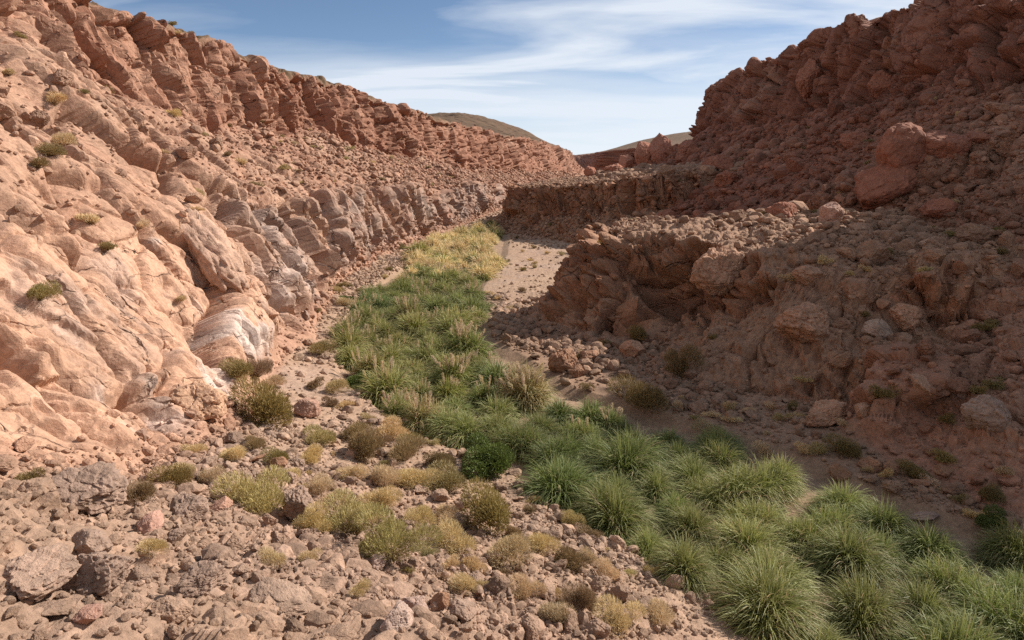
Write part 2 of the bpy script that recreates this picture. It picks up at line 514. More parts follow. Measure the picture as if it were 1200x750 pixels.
g1 = fbm(P0, 9, 4, seed=31) * 1.6
g2 = fbm(P0, 2.2, 4, seed=32) * 1.6
g3 = fbm(P0 * np.array((1, 1, 0.35)), 1.1, 4, seed=33) * 1.6
red = np.array((0.315, 0.150, 0.092))
redd = np.array((0.25, 0.115, 0.072))
tan = np.array((0.48, 0.287, 0.190))
orange = np.array((0.520, 0.305, 0.200))
greyp = np.array((0.37, 0.260, 0.205))
white = np.array((0.60, 0.50, 0.44))
soil = np.array((0.355, 0.225, 0.155))
sand = np.array((0.39, 0.258, 0.168))
brown = np.array((0.27, 0.175, 0.105))
c = mixc(tan, red, 0.5 + 0.5 * g1)
cl = mixc(tan, red, upperL * 0.45 + 0.3 * g2 + 0.25 * g1 + 0.35 * (id2 - 0.5) + sstep(40, 110, Y0) * 0.4 + 0.1)
cl = mixc(cl, greyp, lowL * sstep(24, 40, Y0) * (0.55 + 0.6 * g2 + 0.3 * g1))
cl = mixc(cl, orange, slick * (0.85 + 0.3 * g1))
cl = mixc(cl, greyp, slick * sstep(0.15, 0.6, g1 + 0.3 * g3) * 0.65)
cl = mixc(cl, redd, leftwall * (1 - slick) * sstep(0.62, 0.95, id3) * 0.45)
c = mixc(c, cl, leftwall)
cr = mixc((0.29, 0.120, 0.070), (0.21, 0.090, 0.056), 0.5 + 0.5 * g2)  # red-brown right-hand rock, darkened further to deepen the shade on that side
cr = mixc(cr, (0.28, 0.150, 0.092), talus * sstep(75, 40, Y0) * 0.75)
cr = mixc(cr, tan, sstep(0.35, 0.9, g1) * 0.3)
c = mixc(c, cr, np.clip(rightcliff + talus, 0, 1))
csp = mixc(mixc((0.285, 0.130, 0.072), (0.38, 0.215, 0.130), 0.4 + 0.5 * g2), (0.32, 0.185, 0.115), 1 - steep)  # spur stone, its shade deepened in the colour like the rock above
c = mixc(c, csp, spur * sstep(180, 140, Y0))
cf = mixc(soil, sand, 0.5 + 0.6 * g1)
cf = mixc(cf, greyp, sstep(0.1, 0.6, g2) * 0.35)
cf = mixc(cf, soil, fore * 0.6)
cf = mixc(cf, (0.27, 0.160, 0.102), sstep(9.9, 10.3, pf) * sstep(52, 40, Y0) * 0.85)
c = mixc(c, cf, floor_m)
c = mixc(c, brown, bed * 0.6)
c = mixc(c, mixc(soil, red, 0.4 + 0.4 * g2), midL * 0.5)
c = mixc(c, mixc((0.16, 0.090, 0.052), (0.125, 0.078, 0.042), 0.5 + 0.8 * g2), plateau)
# white salt crusts where water seeps at the foot of the left wall
salt = leftwall * sstep(5.25, 5.8, pf + 0.22 * g2) * sstep(60, 30, Y0) * sstep(12, 18, Y0) * sstep(0.05, 0.7, g3 + 0.6 * g2)
salt2 = slick * sstep(0.75, 1.05, g2 + 0.5 * g3) * 0.5
c = mixc(c, white, np.clip(salt * 0.75 + salt2, 0, 0.75))
c *= (0.92 + 0.22 * (id3 - 0.5) * rockamp + 0.16 * (id4 - 0.5))[:, None]
c = np.clip(c, 0.02, 0.9)


# ------------------------------------------------------------------ materials
def new_mat(name):
    m = bpy.data.materials.new(name)
    m.use_nodes = True
    nt = m.node_tree
    nt.nodes.clear()
    out = nt.nodes.new('ShaderNodeOutputMaterial')
    b = nt.nodes.new('ShaderNodeBsdfPrincipled')
    nt.links.new(b.outputs[0], out.inputs[0])
    return m, nt, b


def terrain_mat():
    m, nt, b = new_mat('canyon_rock')
    N, L = nt.nodes.new, nt.links.new
    at = N('ShaderNodeAttribute'); at.attribute_name = 'stone'
    tc = N('ShaderNodeTexCoord')
    na = N('ShaderNodeTexNoise'); na.inputs['Scale'].default_value = 7; na.inputs['Detail'].default_value = 8; na.inputs['Roughness'].default_value = 0.72
    nb = N('ShaderNodeTexNoise'); nb.inputs['Scale'].default_value = 1.7; nb.inputs['Detail'].default_value = 10; nb.inputs['Roughness'].default_value = 0.68
    L(tc.outputs['Object'], na.inputs['Vector']); L(tc.outputs['Object'], nb.inputs['Vector'])
    mr = N('ShaderNodeMapRange'); mr.inputs['From Min'].default_value = 0.3; mr.inputs['From Max'].default_value = 0.7
    mr.inputs['To Min'].default_value = 0.68; mr.inputs['To Max'].default_value = 1.28
    L(na.outputs['Fac'], mr.inputs[0])
    mu = N('ShaderNodeMixRGB'); mu.blend_type = 'MULTIPLY'; mu.inputs['Fac'].default_value = 1
    L(at.outputs['Color'], mu.inputs['Color1']); L(mr.outputs[0], mu.inputs['Color2'])
    L(mu.outputs[0], b.inputs['Base Color'])
    b.inputs['Roughness'].default_value = 0.9
    b.inputs['Specular IOR Level'].default_value = 0.25
    bp = N('ShaderNodeBump'); bp.inputs['Strength'].default_value = 0.9; bp.inputs['Distance'].default_value = 0.085
    L(nb.outputs['Fac'], bp.inputs['Height'])
    b2 = N('ShaderNodeBump'); b2.inputs['Strength'].default_value = 0.7; b2.inputs['Distance'].default_value = 0.04
    L(na.outputs['Fac'], b2.inputs['Height']); L(bp.outputs[0], b2.inputs['Normal'])
    last = b2
    # open joints: thin cracks between plates, long down the wall
    wn = N('ShaderNodeTexNoise'); wn.inputs['Scale'].default_value = 0.9; wn.inputs['Detail'].default_value = 4
    L(tc.outputs['Object'], wn.inputs['Vector'])
    wa = N('ShaderNodeVectorMath'); wa.operation = 'MULTIPLY_ADD'; wa.inputs[1].default_value = (0.9, 0.9, 0.9)
    L(wn.outputs['Color'], wa.inputs[0]); L(tc.outputs['Object'], wa.inputs[2])
    mask = N('ShaderNodeAttribute'); mask.attribute_name = 'stone'
    for sc, wd, dist in ((0.30, 0.020, 0.20), (0.80, 0.028, 0.07)):
        mp = N('ShaderNodeMapping')
        mp.inputs['Rotation'].default_value = (0, R(56), 0)
        mp.inputs['Scale'].default_value = (0.38 * sc, sc, sc)
        L(wa.outputs[0], mp.inputs[0])
        vo = N('ShaderNodeTexVoronoi'); vo.feature = 'DISTANCE_TO_EDGE'
        vo.inputs['Scale'].default_value = 1.0
        L(mp.outputs[0], vo.inputs['Vector'])
        mr3 = N('ShaderNodeMapRange'); mr3.inputs['From Min'].default_value = 0.0; mr3.inputs['From Max'].default_value = wd
        L(vo.outputs['Distance'], mr3.inputs[0])
        b3 = N('ShaderNodeBump'); b3.inputs['Distance'].default_value = dist
        mk = N('ShaderNodeMath'); mk.operation = 'MULTIPLY'; L(mask.outputs['Alpha'], mk.inputs[0])
        mn = N('ShaderNodeMapRange'); mn.inputs['From Min'].default_value = 0.42; mn.inputs['From Max'].default_value = 0.58
        L(wn.outputs['Fac'], mn.inputs[0]); L(mn.outputs[0], mk.inputs[1])
        L(mk.outputs[0], b3.inputs['Strength'])
        L(mr3.outputs[0], b3.inputs['Height']); L(last.outputs[0], b3.inputs['Normal'])
        last = b3
    L(last.outputs[0], b.inputs['Normal'])
    return m


MAT_ROCK = terrain_mat()


def mesh_np(name, V, F, mat, smooth=False, color=None, attr='stone'):
    """V (n,3), F (m,k) with k = 3 or 4"""
    me = bpy.data.meshes.new(name)
    V = np.ascontiguousarray(V, np.float32)
    F = np.ascontiguousarray(F, np.int32)
    m, k = F.shape
    me.vertices.add(len(V)); me.vertices.foreach_set('co', V.ravel())
    me.loops.add(m * k); me.loops.foreach_set('vertex_index', F.ravel())
    me.polygons.add(m)
    me.polygons.foreach_set('loop_start', np.arange(0, m * k, k, dtype=np.int32))
    try:
        me.polygons.foreach_set('loop_total', np.full(m, k, np.int32))
    except Exception:
        pass
    me.update(calc_edges=True)
    me.polygons.foreach_set('use_smooth', np.full(m, bool(smooth)))
    if color is not None:
        a = me.color_attributes.new(attr, 'FLOAT_COLOR', 'POINT')
        cc = np.ones((len(V), 4), np.float32); cc[:, :color.shape[1]] = color
        a.data.foreach_set('color', cc.ravel())
    if mat is not None:
        me.materials.append(mat)
    return me


def link(name, me, parent=None):
    o = bpy.data.objects.new(name, me)
    COL.objects.link(o)
    if parent is not None:
        o.parent = parent
    return o


PG = PT.reshape(NR, NV, 3)
CG = np.concatenate([c, np.clip(np.maximum(rockamp, 0.9 * leftwall) * (1 - 0.7 * midL), 0.0, 1)[:, None]], 1).reshape(NR, NV, 4)


def patch(name, r0, r1, c0, c1):
    v = PG[r0:r1 + 1, c0:c1 + 1].reshape(-1, 3)
    cc = CG[r0:r1 + 1, c0:c1 + 1].reshape(-1, 4)
    nr, nc = r1 - r0 + 1, c1 - c0 + 1
    i = (np.arange(nr - 1)[:, None] * nc + np.arange(nc - 1)[None]).ravel()
    F = np.stack([i, i + 1, i + nc + 1, i + nc], 1)
    o = link(name, mesh_np(name, v, F, MAT_ROCK, False, cc))
    o['kind'] = 'structure'
    return o


patch('ground', 0, NR - 1, 0, NV - 1)
# ------------------------------------------------------------------ where things stand: nearest visible ground along a photo direction, and random ground
CP, SP = math.cos(PITCH), math.sin(PITCH)


def project(p):
    fw = p[:, 1] * CP - p[:, 2] * SP
    up = p[:, 1] * SP + p[:, 2] * CP
    f = np.where(fw > 0.5, fw, np.nan)
    return 600 + 800 * p[:, 0] / f, 375 - 800 * up / f, fw


PXX, PXY, PFW = project(PT)
with np.errstate(invalid='ignore'):
    INV = (PXX > -1) & (PXX < 1201) & (PXY > -1) & (PXY < 751) & (PFW > 0.5)
BUF = np.full((377, 602), -1, np.int64)
_i = np.nonzero(INV)[0]
_i = _i[np.argsort(-PFW[_i])]
BUF[(PXY[_i] / 2).astype(int), (PXX[_i] / 2).astype(int)] = _i
ZB = np.where(BUF >= 0, PFW[np.maximum(BUF, 0)], 1e6)
# close pin holes in the depth buffer so that hidden ground is known to be hidden
_p = np.pad(ZB, 1, mode='edge')
ZB = np.minimum.reduce([_p[a:a + 377, b:b + 602] for a in range(3) for b in range(3)])


def ground_at(px, py):
    """the first ground met in that direction"""
    a, b = int(py / 2), int(px / 2)
    best = None
    for r in range(0, 6):
        w = BUF[max(a - r, 0):a + r + 1, max(b - r, 0):b + r + 1]
        ok = w[w >= 0]
        if len(ok):
            best = ok[np.argmin(PFW[ok])]
            break
    if best is None:
        best = int(np.nanargmin((PXX - px) ** 2 + (PXY - py) ** 2))
    return best


def visible(idx, slack=1.5):
    with np.errstate(invalid='ignore'):
        ok = INV[idx]
    out = np.zeros(len(idx), bool)
    k = idx[ok]
    out[ok] = PFW[k] < ZB[(PXY[k] / 2).astype(int), (PXX[k] / 2).astype(int)] + slack + 0.03 * PFW[k]
    return out


# height of the ground on a plan grid, for things that are placed in plan
ZRES = 0.2
ZX0, ZY0 = -60.0, -2.0
_zx = ((PT[:, 0] - ZX0) / ZRES).astype(int)
_zy = ((PT[:, 1] - ZY0) / ZRES).astype(int)
_ok = (_zx >= 0) & (_zx < 700) & (_zy >= 0) & (_zy < 800)
ZMAP = np.full((800, 700), -99.0)
np.maximum.at(ZMAP, (_zy[_ok], _zx[_ok]), PT[_ok, 2])


def height(x, y):
    a, b = int((y - ZY0) / ZRES), int((x - ZX0) / ZRES)
    for r in range(0, 8):
        w = ZMAP[max(a - r, 0):a + r + 1, max(b - r, 0):b + r + 1]
        w = w[w > -90]
        if len(w):
            return float(np.median(w))
    return -9.5


def pick(weight, n):
    w = weight * np.minimum(dist0, 200) ** 2
    cw = np.cumsum(w)
    return np.searchsorted(cw, RNG.random(n) * cw[-1])


# ------------------------------------------------------------------ rocks
def ico(sub):
    import bmesh
    bm = bmesh.new()
    bmesh.ops.create_icosphere(bm, subdivisions=sub, radius=1)
    v = np.array([x.co[:] for x in bm.verts])
    f = np.array([[q.index for q in x.verts] for x in bm.faces])
    bm.free()
    return v, f


ICO = {k: ico(k) for k in (1, 2, 3, 4, 5)}


def rock_shape(rng, sub, planes=11, rough=0.03, soft=0.0, flat=1.0, tall=1.0, layers=0.0, chips=26, pits=0.0):
    """a broken block: a ball cut by random planes, its edges chipped, then weathered"""
    u, f = ICO[sub]
    n = rng.normal(size=(planes, 3))
    n /= np.linalg.norm(n, axis=1, keepdims=True)
    d = 0.52 + 0.48 * rng.random(planes)
    if sub >= 3 and chips:
        n2 = rng.normal(size=(chips, 3))
        n2 /= np.linalg.norm(n2, axis=1, keepdims=True)
        n = np.concatenate([n, n2]); d = np.concatenate([d, 0.80 + 0.22 * rng.random(chips)])
    dots = u @ n.T
    r = np.where(dots > 0.05, d / np.maximum(dots, 0.05), 9)
    if soft > 0:
        r = np.concatenate([r, np.full((len(u), 1), 1.08)], 1)
        r = (r ** (-1 / soft)).sum(1) ** (-soft)
    else:
        r = np.minimum(r.min(1), 1.1)
    v = u * r[:, None]
    if rough > 0 and sub >= 3:
        off = rng.random(3) * 50
        nn = _fbm(v * 1.5 + off, 5, 0.58)
        v = v * (1 + rough * 3.2 * nn)[:, None]
        d1, d2, vec, cid = _worley(v * 2.3 + off)
        v = v * (1 + rough * 2.0 * ((cid[:, 0] - 0.5) + ((cid[:, 1:4] - 0.5) * vec).sum(1)) - rough * 1.3 * np.exp(-((d2 - d1) / 0.09) ** 2))[:, None]
        k = _fbm(v * 6.5 + off, 4, 0.65)
        v = v * (1 + rough * 1.3 * k)[:, None]
        if pits > 0:
            d1, d2, vec, cid = _worley(v * 5.0 + off)
            v = v * (1 - pits * np.clip(0.45 - d1, 0, 1) * (cid[:, 0] > 0.35))[:, None]
    if layers > 0:
        q = v[:, 2] * 5 + 0.9 * _fbm(v * 1.2 + 9, 4, 0.55)
        st = np.abs((q % 1) - 0.5) * 2
        v[:, :2] *= (1 - layers * (1 - sstep(0.0, 0.3, st)) * (0.4 + 0.6 * LAT[(q // 1).astype(int) % 64, 3, 5]))[:, None]
    v = v * np.array((1.0, 0.85, 0.78 * flat * tall))
    v /= np.abs(v[:, 0]).max()
    return v, f


def rock_mat(name, attr=True):
    m, nt, b = new_mat(name)
    N, L = nt.nodes.new, nt.links.new
    tc = N('ShaderNodeTexCoord')
    geo = N('ShaderNodeNewGeometry')
    na = N('ShaderNodeTexNoise'); na.inputs['Scale'].default_value = 9; na.inputs['Detail'].default_value = 8; na.inputs['Roughness'].default_value = 0.7
    nb = N('ShaderNodeTexNoise'); nb.inputs['Scale'].default_value = 2.2; nb.inputs['Detail'].default_value = 6; nb.inputs['Roughness'].default_value = 0.6
    L(geo.outputs['Position'], na.inputs['Vector']); L(geo.outputs['Position'], nb.inputs['Vector'])
    if attr:
        at = N('ShaderNodeAttribute'); at.attribute_name = 'stone'; src = at.outputs['Color']
    else:
        oi = N('ShaderNodeObjectInfo'); src = oi.outputs['Color']
    mr = N('ShaderNodeMapRange'); mr.inputs['From Min'].default_value = 0.3; mr.inputs['From Max'].default_value = 0.7
    mr.inputs['To Min'].default_value = 0.72; mr.inputs['To Max'].default_value = 1.25
    L(na.outputs['Fac'], mr.inputs[0])
    mr2 = N('ShaderNodeMapRange'); mr2.inputs['From Min'].default_value = 0.35; mr2.inputs['From Max'].default_value = 0.65
    mr2.inputs['To Min'].default_value = 0.8; mr2.inputs['To Max'].default_value = 1.15
    L(nb.outputs['Fac'], mr2.inputs[0])
    mm = N('ShaderNodeMath'); mm.operation = 'MULTIPLY'
    L(mr.outputs[0], mm.inputs[0]); L(mr2.outputs[0], mm.inputs[1])
    mu = N('ShaderNodeMixRGB'); mu.blend_type = 'MULTIPLY'; mu.inputs['Fac'].default_value = 1
    L(src, mu.inputs['Color1']); L(mm.outputs[0], mu.inputs['Color2'])
    L(mu.outputs[0], b.inputs['Base Color'])
    b.inputs['Roughness'].default_value = 0.9
    b.inputs['Specular IOR Level'].default_value = 0.25
    bp = N('ShaderNodeBump'); bp.inputs['Strength'].default_value = 0.9; bp.inputs['Distance'].default_value = 0.06
    L(na.outputs['Fac'], bp.inputs['Height'])
    L(bp.outputs[0], b.inputs['Normal'])
    return m


MAT_BOULDER = rock_mat('weathered_boulder', False)
MAT_RUBBLE = rock_mat('broken_stone', True)

KINDS = {
    'angular': dict(planes=9, rough=0.035),
    'blocky': dict(planes=6, rough=0.035),
    'rounded': dict(planes=11, rough=0.055, soft=0.05),
    'smooth': dict(planes=10, rough=0.03, soft=0.085, chips=8),
    'slab': dict(planes=8, rough=0.04, flat=0.5),
    'layered': dict(planes=9, rough=0.06, soft=0.025, layers=0.10, pits=0.25),
}
SHAPES = {}
_rs = np.random.default_rng(21)
for kname, kw in KINDS.items():
    SHAPES[kname] = []
    for _ in range(7):
        v, f = rock_shape(_rs, 5, **kw)
        SHAPES[kname].append(mesh_np('boulder_' + kname, v, f, MAT_BOULDER, False))

ALLB, ALLS, ALLT = [], [], []       # every boulder, shrub, tussock: dict(o, px, py, w, kind, label)


def put_boulder(p, w, kind, rot=None, color=None, label=None, sc=(1, 1, 1), sink=0.22, var=None, group='boulders fallen from the canyon walls', shape=None):
    me = shape or SHAPES[kind][random.randrange(7) if var is None else var]
    o = link('boulder', me)
    s = w / 2 * 1.08
    o.scale = (s * sc[0], s * sc[1], s * sc[2])
    o.rotation_euler = rot or (random.uniform(-0.35, 0.35), random.uniform(-0.35, 0.35), random.uniform(0, 6.28))
    h = s * sc[2] * 0.62
    o.location = (p[0], p[1], p[2] + h * (1 - 2 * sink))
    o.color = (*color, 1)
    o['category'] = 'boulder'
    o['group'] = group
    x, y, d = project(np.array([[p[0], p[1], p[2] + h * 0.5]]))
    ALLB.append(dict(o=o, px=float(x[0]), py=float(y[0]), d=float(d[0]), w=w, kind=kind, label=label))
    if label:
        o['label'] = label
    return o


def hero_boulder(px, py, wpx, kind, label=None, hpx=None, color=None, rot=None, var=None, sink=0.2, push=0.35, group='boulders fallen from the canyon walls', shape=None, deep=1.0):
    """px, py: where its base meets the ground in the photo"""
    i = ground_at(px, py)
    p = PT[i].copy()
    w = wpx * PFW[i] / 800
    p[1] += w * push
    hz = 1.0 if hpx is None else (hpx / wpx) / 0.74
    col = c[i] * random.uniform(0.85, 1.1) if color is None else color
    p[2] = max(p[2], height(p[0], p[1]) - 0.3 * w)
    return put_boulder(p, w, kind, rot, tuple(col), label, (1, deep, hz), sink, var, group, shape)


C_RED, C_BRN, C_TAN, C_GREY = (0.29, 0.118, 0.070), (0.29, 0.155, 0.092), (0.40, 0.225, 0.140), (0.31, 0.205, 0.150)
up = (0.05, -0.08, 0.4)
# the big ones one can point at
hero_boulder(1051, 233, 76, 'smooth', 'largest reddish boulder, lying low on the shaded talus with another leaning behind it', 58, C_RED, (0.1, -0.45, 0.2), 1)
hero_boulder(1068, 200, 68, 'smooth', 'tall reddish boulder leaning up the talus behind the largest shaded boulder', 66, C_RED, (0.0, -0.75, 0.1), 2)
hero_boulder(1116, 188, 64, 'smooth', 'wide split boulder standing beside the tall leaning reddish boulder', 44, C_RED, (0.1, 0.2, 0.5), 3)
hero_boulder(1150, 182, 40, 'slab', 'flat slab tucked against the wide split boulder on the talus', 24, C_RED)
hero_boulder(978, 263, 44, 'angular', 'wedge-shaped boulder with one bright sunlit face at the upper edge of the shade', 32, (0.46, 0.27, 0.19), (0.1, 0.25, 1.1), 4)
hero_boulder(1003, 256, 20, 'angular', 'small pointed stone right beside the wedge-shaped sunlit boulder', 16, C_RED)
hero_boulder(921, 255, 36, 'rounded', 'round dark boulder just behind the sunlit top of the rock spur', 24, C_RED)
hero_boulder(1108, 252, 40, 'blocky', 'cracked squat boulder below the pair of leaning boulders', 24, C_RED)
hero_boulder(842, 352, 72, 'layered', 'huge layered block jutting from the face of the rock spur', 74, C_TAN, (0.12, 0.0, 0.35), 2, sink=0.05, push=0.2)
hero_boulder(945, 398, 68, 'layered', 'huge rounded block below and beside the layered block of the rock spur', 56, C_TAN, (0.05, 0.1, 0.9), 4, sink=0.1, push=0.2)
hero_boulder(957, 342, 48, 'rounded', 'loaf-shaped boulder resting above the huge rounded block', 26, C_TAN, (0, 0.1, 0.3))
hero_boulder(1012, 352, 42, 'blocky', 'rough block beside the loaf-shaped boulder on the spur', 30, C_BRN)
hero_boulder(1064, 385, 42, 'layered', 'ribbed stone with pale ridges on the slope below the spur', 36, C_TAN, (0.2, 0.5, 0.2))
hero_boulder(1036, 396, 40, 'angular', 'pale lumpy rock in the middle of the shaded rubble slope', 26, (0.37, 0.25, 0.18))
hero_boulder(991, 384, 26, 'rounded', 'potato-shaped stone leaning against the huge rounded block', 18, C_BRN)
hero_boulder(978, 503, 60, 'layered', 'long flat-topped boulder on the small outcrop above the green tussocks', 36, C_TAN, (0.0, -0.25, 0.35))
hero_boulder(1014, 488, 26, 'angular', 'small block at the end of the long flat-topped boulder', 18, C_TAN)
hero_boulder(1082, 470, 34, 'slab', 'tilted slab perched on top of the small orange outcrop', 30, C_TAN, (0.3, 0.6, 0))
hero_boulder(1172, 505, 60, 'rounded', 'large half-buried boulder low on the shaded right slope', 50, C_GREY)
hero_boulder(658, 437, 36, 'rounded', 'round brown boulder where the spur foot meets the tall grass', 34, C_BRN)
hero_boulder(690, 425, 26, 'blocky', 'brown block beside the round boulder at the spur foot', 20, C_BRN)
hero_boulder(676, 442, 24, 'rounded', 'small boulder squeezed below the round one at the spur foot', 18, C_BRN)
hero_boulder(740, 418, 34, 'angular', 'pale broken block on the rubble under the spur face', 24, C_TAN)
hero_boulder(988, 562, 32, 'angular', 'three-cornered boulder at the shaded edge above the green tussocks', 26, C_BRN)
hero_boulder(1025, 553, 28, 'rounded', 'squat boulder in the row of rocks above the green tussocks', 18, C_BRN)
hero_boulder(1046, 556, 20, 'blocky', 'upright block in the row of rocks above the green tussocks', 20, C_BRN)
hero_boulder(1085, 572, 28, 'slab', 'flat stone in the row of rocks above the green tussocks', 16, C_BRN)
hero_boulder(1110, 560, 26, 'angular', 'sharp-edged stone at the end of the row above the green tussocks', 18, C_BRN)
hero_boulder(1085, 615, 40, 'slab', 'pale flat slab lying just behind the tussocks of the creek', 16, C_GREY)
hero_boulder(356, 488, 34, 'blocky', 'lone square reddish block beside the big olive shrub', 28, (0.36, 0.21, 0.15), (0.1, 0.1, 0.6), 2, group='boulders on the canyon floor')
hero_boulder(344, 608, 40, 'layered', 'weathered boulder behind the sage-green cushion shrub', 44, C_GREY, group='boulders on the canyon floor')
hero_boulder(230, 484, 62, 'rounded', 'smooth orange block tucked under the foot of the left wall', 44, (0.5, 0.30, 0.19), push=0.15, group='boulders on the canyon floor')
hero_boulder(320, 548, 26, 'angular', 'flat-sided stone beside the path of bare soil on the left', 18, C_BRN, group='boulders on the canyon floor')
hero_boulder(297, 543, 24, 'slab', 'low slab beside the flat-sided stone on bare soil', 10, C_BRN, group='boulders on the canyon floor')
hero_boulder(98, 694, 76, 'layered', 'big dark brown overhanging rock among the rubble of the near slope', 52, C_GREY, (0.25, -0.2, 0.2), 1, sink=0.2, group='boulders on the near slope')
hero_boulder(98, 730, 38, 'blocky', 'reddish loose block in front of the big dark brown overhanging rock', 20, (0.45, 0.25, 0.18), group='boulders on the near slope')
hero_boulder(92, 592, 84, 'layered', 'dark pitted outcrop block at the foot of the smooth orange slab', 42, C_GREY, sink=0.15, group='boulders on the near slope')
hero_boulder(206, 618, 66, 'layered', 'dark rugged block between the reddish block and the dry bushes', 36, C_GREY, group='boulders on the near slope')
hero_boulder(172, 625, 36, 'blocky', 'reddish flat-faced block in front of the dark rugged block', 22, (0.46, 0.26, 0.19), group='boulders on the near slope')
hero_boulder(254, 602, 28, 'angular', 'reddish block lying left of the sage-green cushion shrub', 20, (0.46, 0.26, 0.18), group='boulders on the near slope')
hero_boulder(205, 636, 24, 'angular', 'dark crumbly stone just below the dark rugged block', 16, C_GREY, group='boulders on the near slope')
hero_boulder(320, 720, 70, 'slab', 'wide pale slab lying flat in the near rubble', 30, (0.42, 0.28, 0.20), group='boulders on the near slope')
hero_boulder(228, 700, 70, 'layered', 'broad rough rock in the middle of the near rubble', 40, C_GREY, group='boulders on the near slope')
hero_boulder(25, 700, 90, 'layered', 'broad pale crusted rock at the left edge of the near rubble', 46, (0.38, 0.25, 0.18), group='boulders on the near slope')
hero_boulder(95, 655, 50, 'angular', 'pointed rock standing behind the big dark overhanging rock', 36, C_GREY, group='boulders on the near slope')
hero_boulder(483, 728, 44, 'angular', 'sharp upright rock in the rubble heap below the dry shrubs', 40, (0.42, 0.28, 0.22), group='boulders on the near slope')
hero_boulder(462, 745, 46, 'blocky', 'tilted pale block next to the sharp upright rock', 34, (0.46, 0.32, 0.25), group='boulders on the near slope')
hero_boulder(540, 728, 36, 'angular', 'dark angular rock right of the sharp upright rock', 24, C_GREY, group='boulders on the near slope')
hero_boulder(515, 716, 26, 'angular', 'brown wedge of rock behind the dark angular rock', 22, C_BRN, group='boulders on the near slope')
hero_boulder(440, 668, 26, 'blocky', 'pale block lying below the dry cushion shrubs', 18, (0.46, 0.32, 0.25), group='boulders on the near slope')
hero_boulder(690, 207, 20, 'blocky', 'red block alone on the sunlit flat top of the far spur', 17, (0.36, 0.15, 0.09))
hero_boulder(737, 196, 22, 'angular', 'pale-faced red rock in the heap at the end of the right cliff', 22, (0.42, 0.2, 0.13))
hero_boulder(756, 190, 30, 'blocky', 'bulky red rock in the heap at the end of the right cliff', 32, (0.36, 0.16, 0.1))
hero_boulder(776, 186, 26, 'rounded', 'tallest rounded tower of the heap at the end of the right cliff', 36, (0.33, 0.15, 0.1), (0, 0.1, 0))
hero_boulder(720, 205, 24, 'angular', 'low red rock at the front of the heap by the cliff end', 18, (0.36, 0.16, 0.1))
hero_boulder(811, 185, 36, 'rounded', 'big rounded rock below the nose of the right cliff', 26, C_RED)
hero_boulder(845, 200, 44, 'rounded', 'broad hump of rock on the talus below the cliff nose', 26, C_RED)
hero_boulder(955, 108, 46, 'rounded', 'dark block detached from the foot of the right cliff', 40, C_RED)
hero_boulder(1036, 108, 40, 'rounded', 'smooth block leaning on the foot of the right cliff', 32, C_RED)
hero_boulder(855, 215, 34, 'rounded', 'rounded talus boulder below the broad hump of rock', 22, C_RED)
hero_boulder(1003, 168, 34, 'angular', 'low angular boulder on the talus left of the leaning boulders', 20, C_RED)

# the long fallen slab that lies down the left wall
def long_slab():
    a, b = PT[ground_at(205, 240)], PT[ground_at(284, 336)]
    rng = np.random.default_rng(5)
    v, f = rock_shape(rng, 5, planes=12, rough=0.07, soft=0.05)
    L = np.linalg.norm(b - a)
    ax = (b - a) / L
    nrm = np.array((0.75, -0.25, 0.6)); nrm -= ax * (nrm @ ax); nrm /= np.linalg.norm(nrm)
    bi = np.cross(nrm, ax)
    M = Matrix([[ax[k], bi[k], nrm[k]] for k in range(3)]).to_4x4()
    o = link('boulder', mesh_np('long_slab', v, f, MAT_BOULDER, True))
    o.matrix_world = M
    o.scale = (L * 0.58, L * 0.30, L * 0.26)
    o.location = Vector((a + b) / 2 - nrm * 0.03 * L)
    o.color = (0.46, 0.29, 0.205, 1)
    o['label'] = 'long grey-brown slab of rock lying down the left wall above the white salt crust'
    o['category'] = 'boulder'
    o['group'] = 'boulders fallen from the canyon walls'
    x, y, d = project(np.array([(a + b) / 2]))
    ALLB.append(dict(o=o, px=float(x[0]), py=float(y[0]), d=float(d[0]), w=L, kind='long slab', label=o['label']))


long_slab()

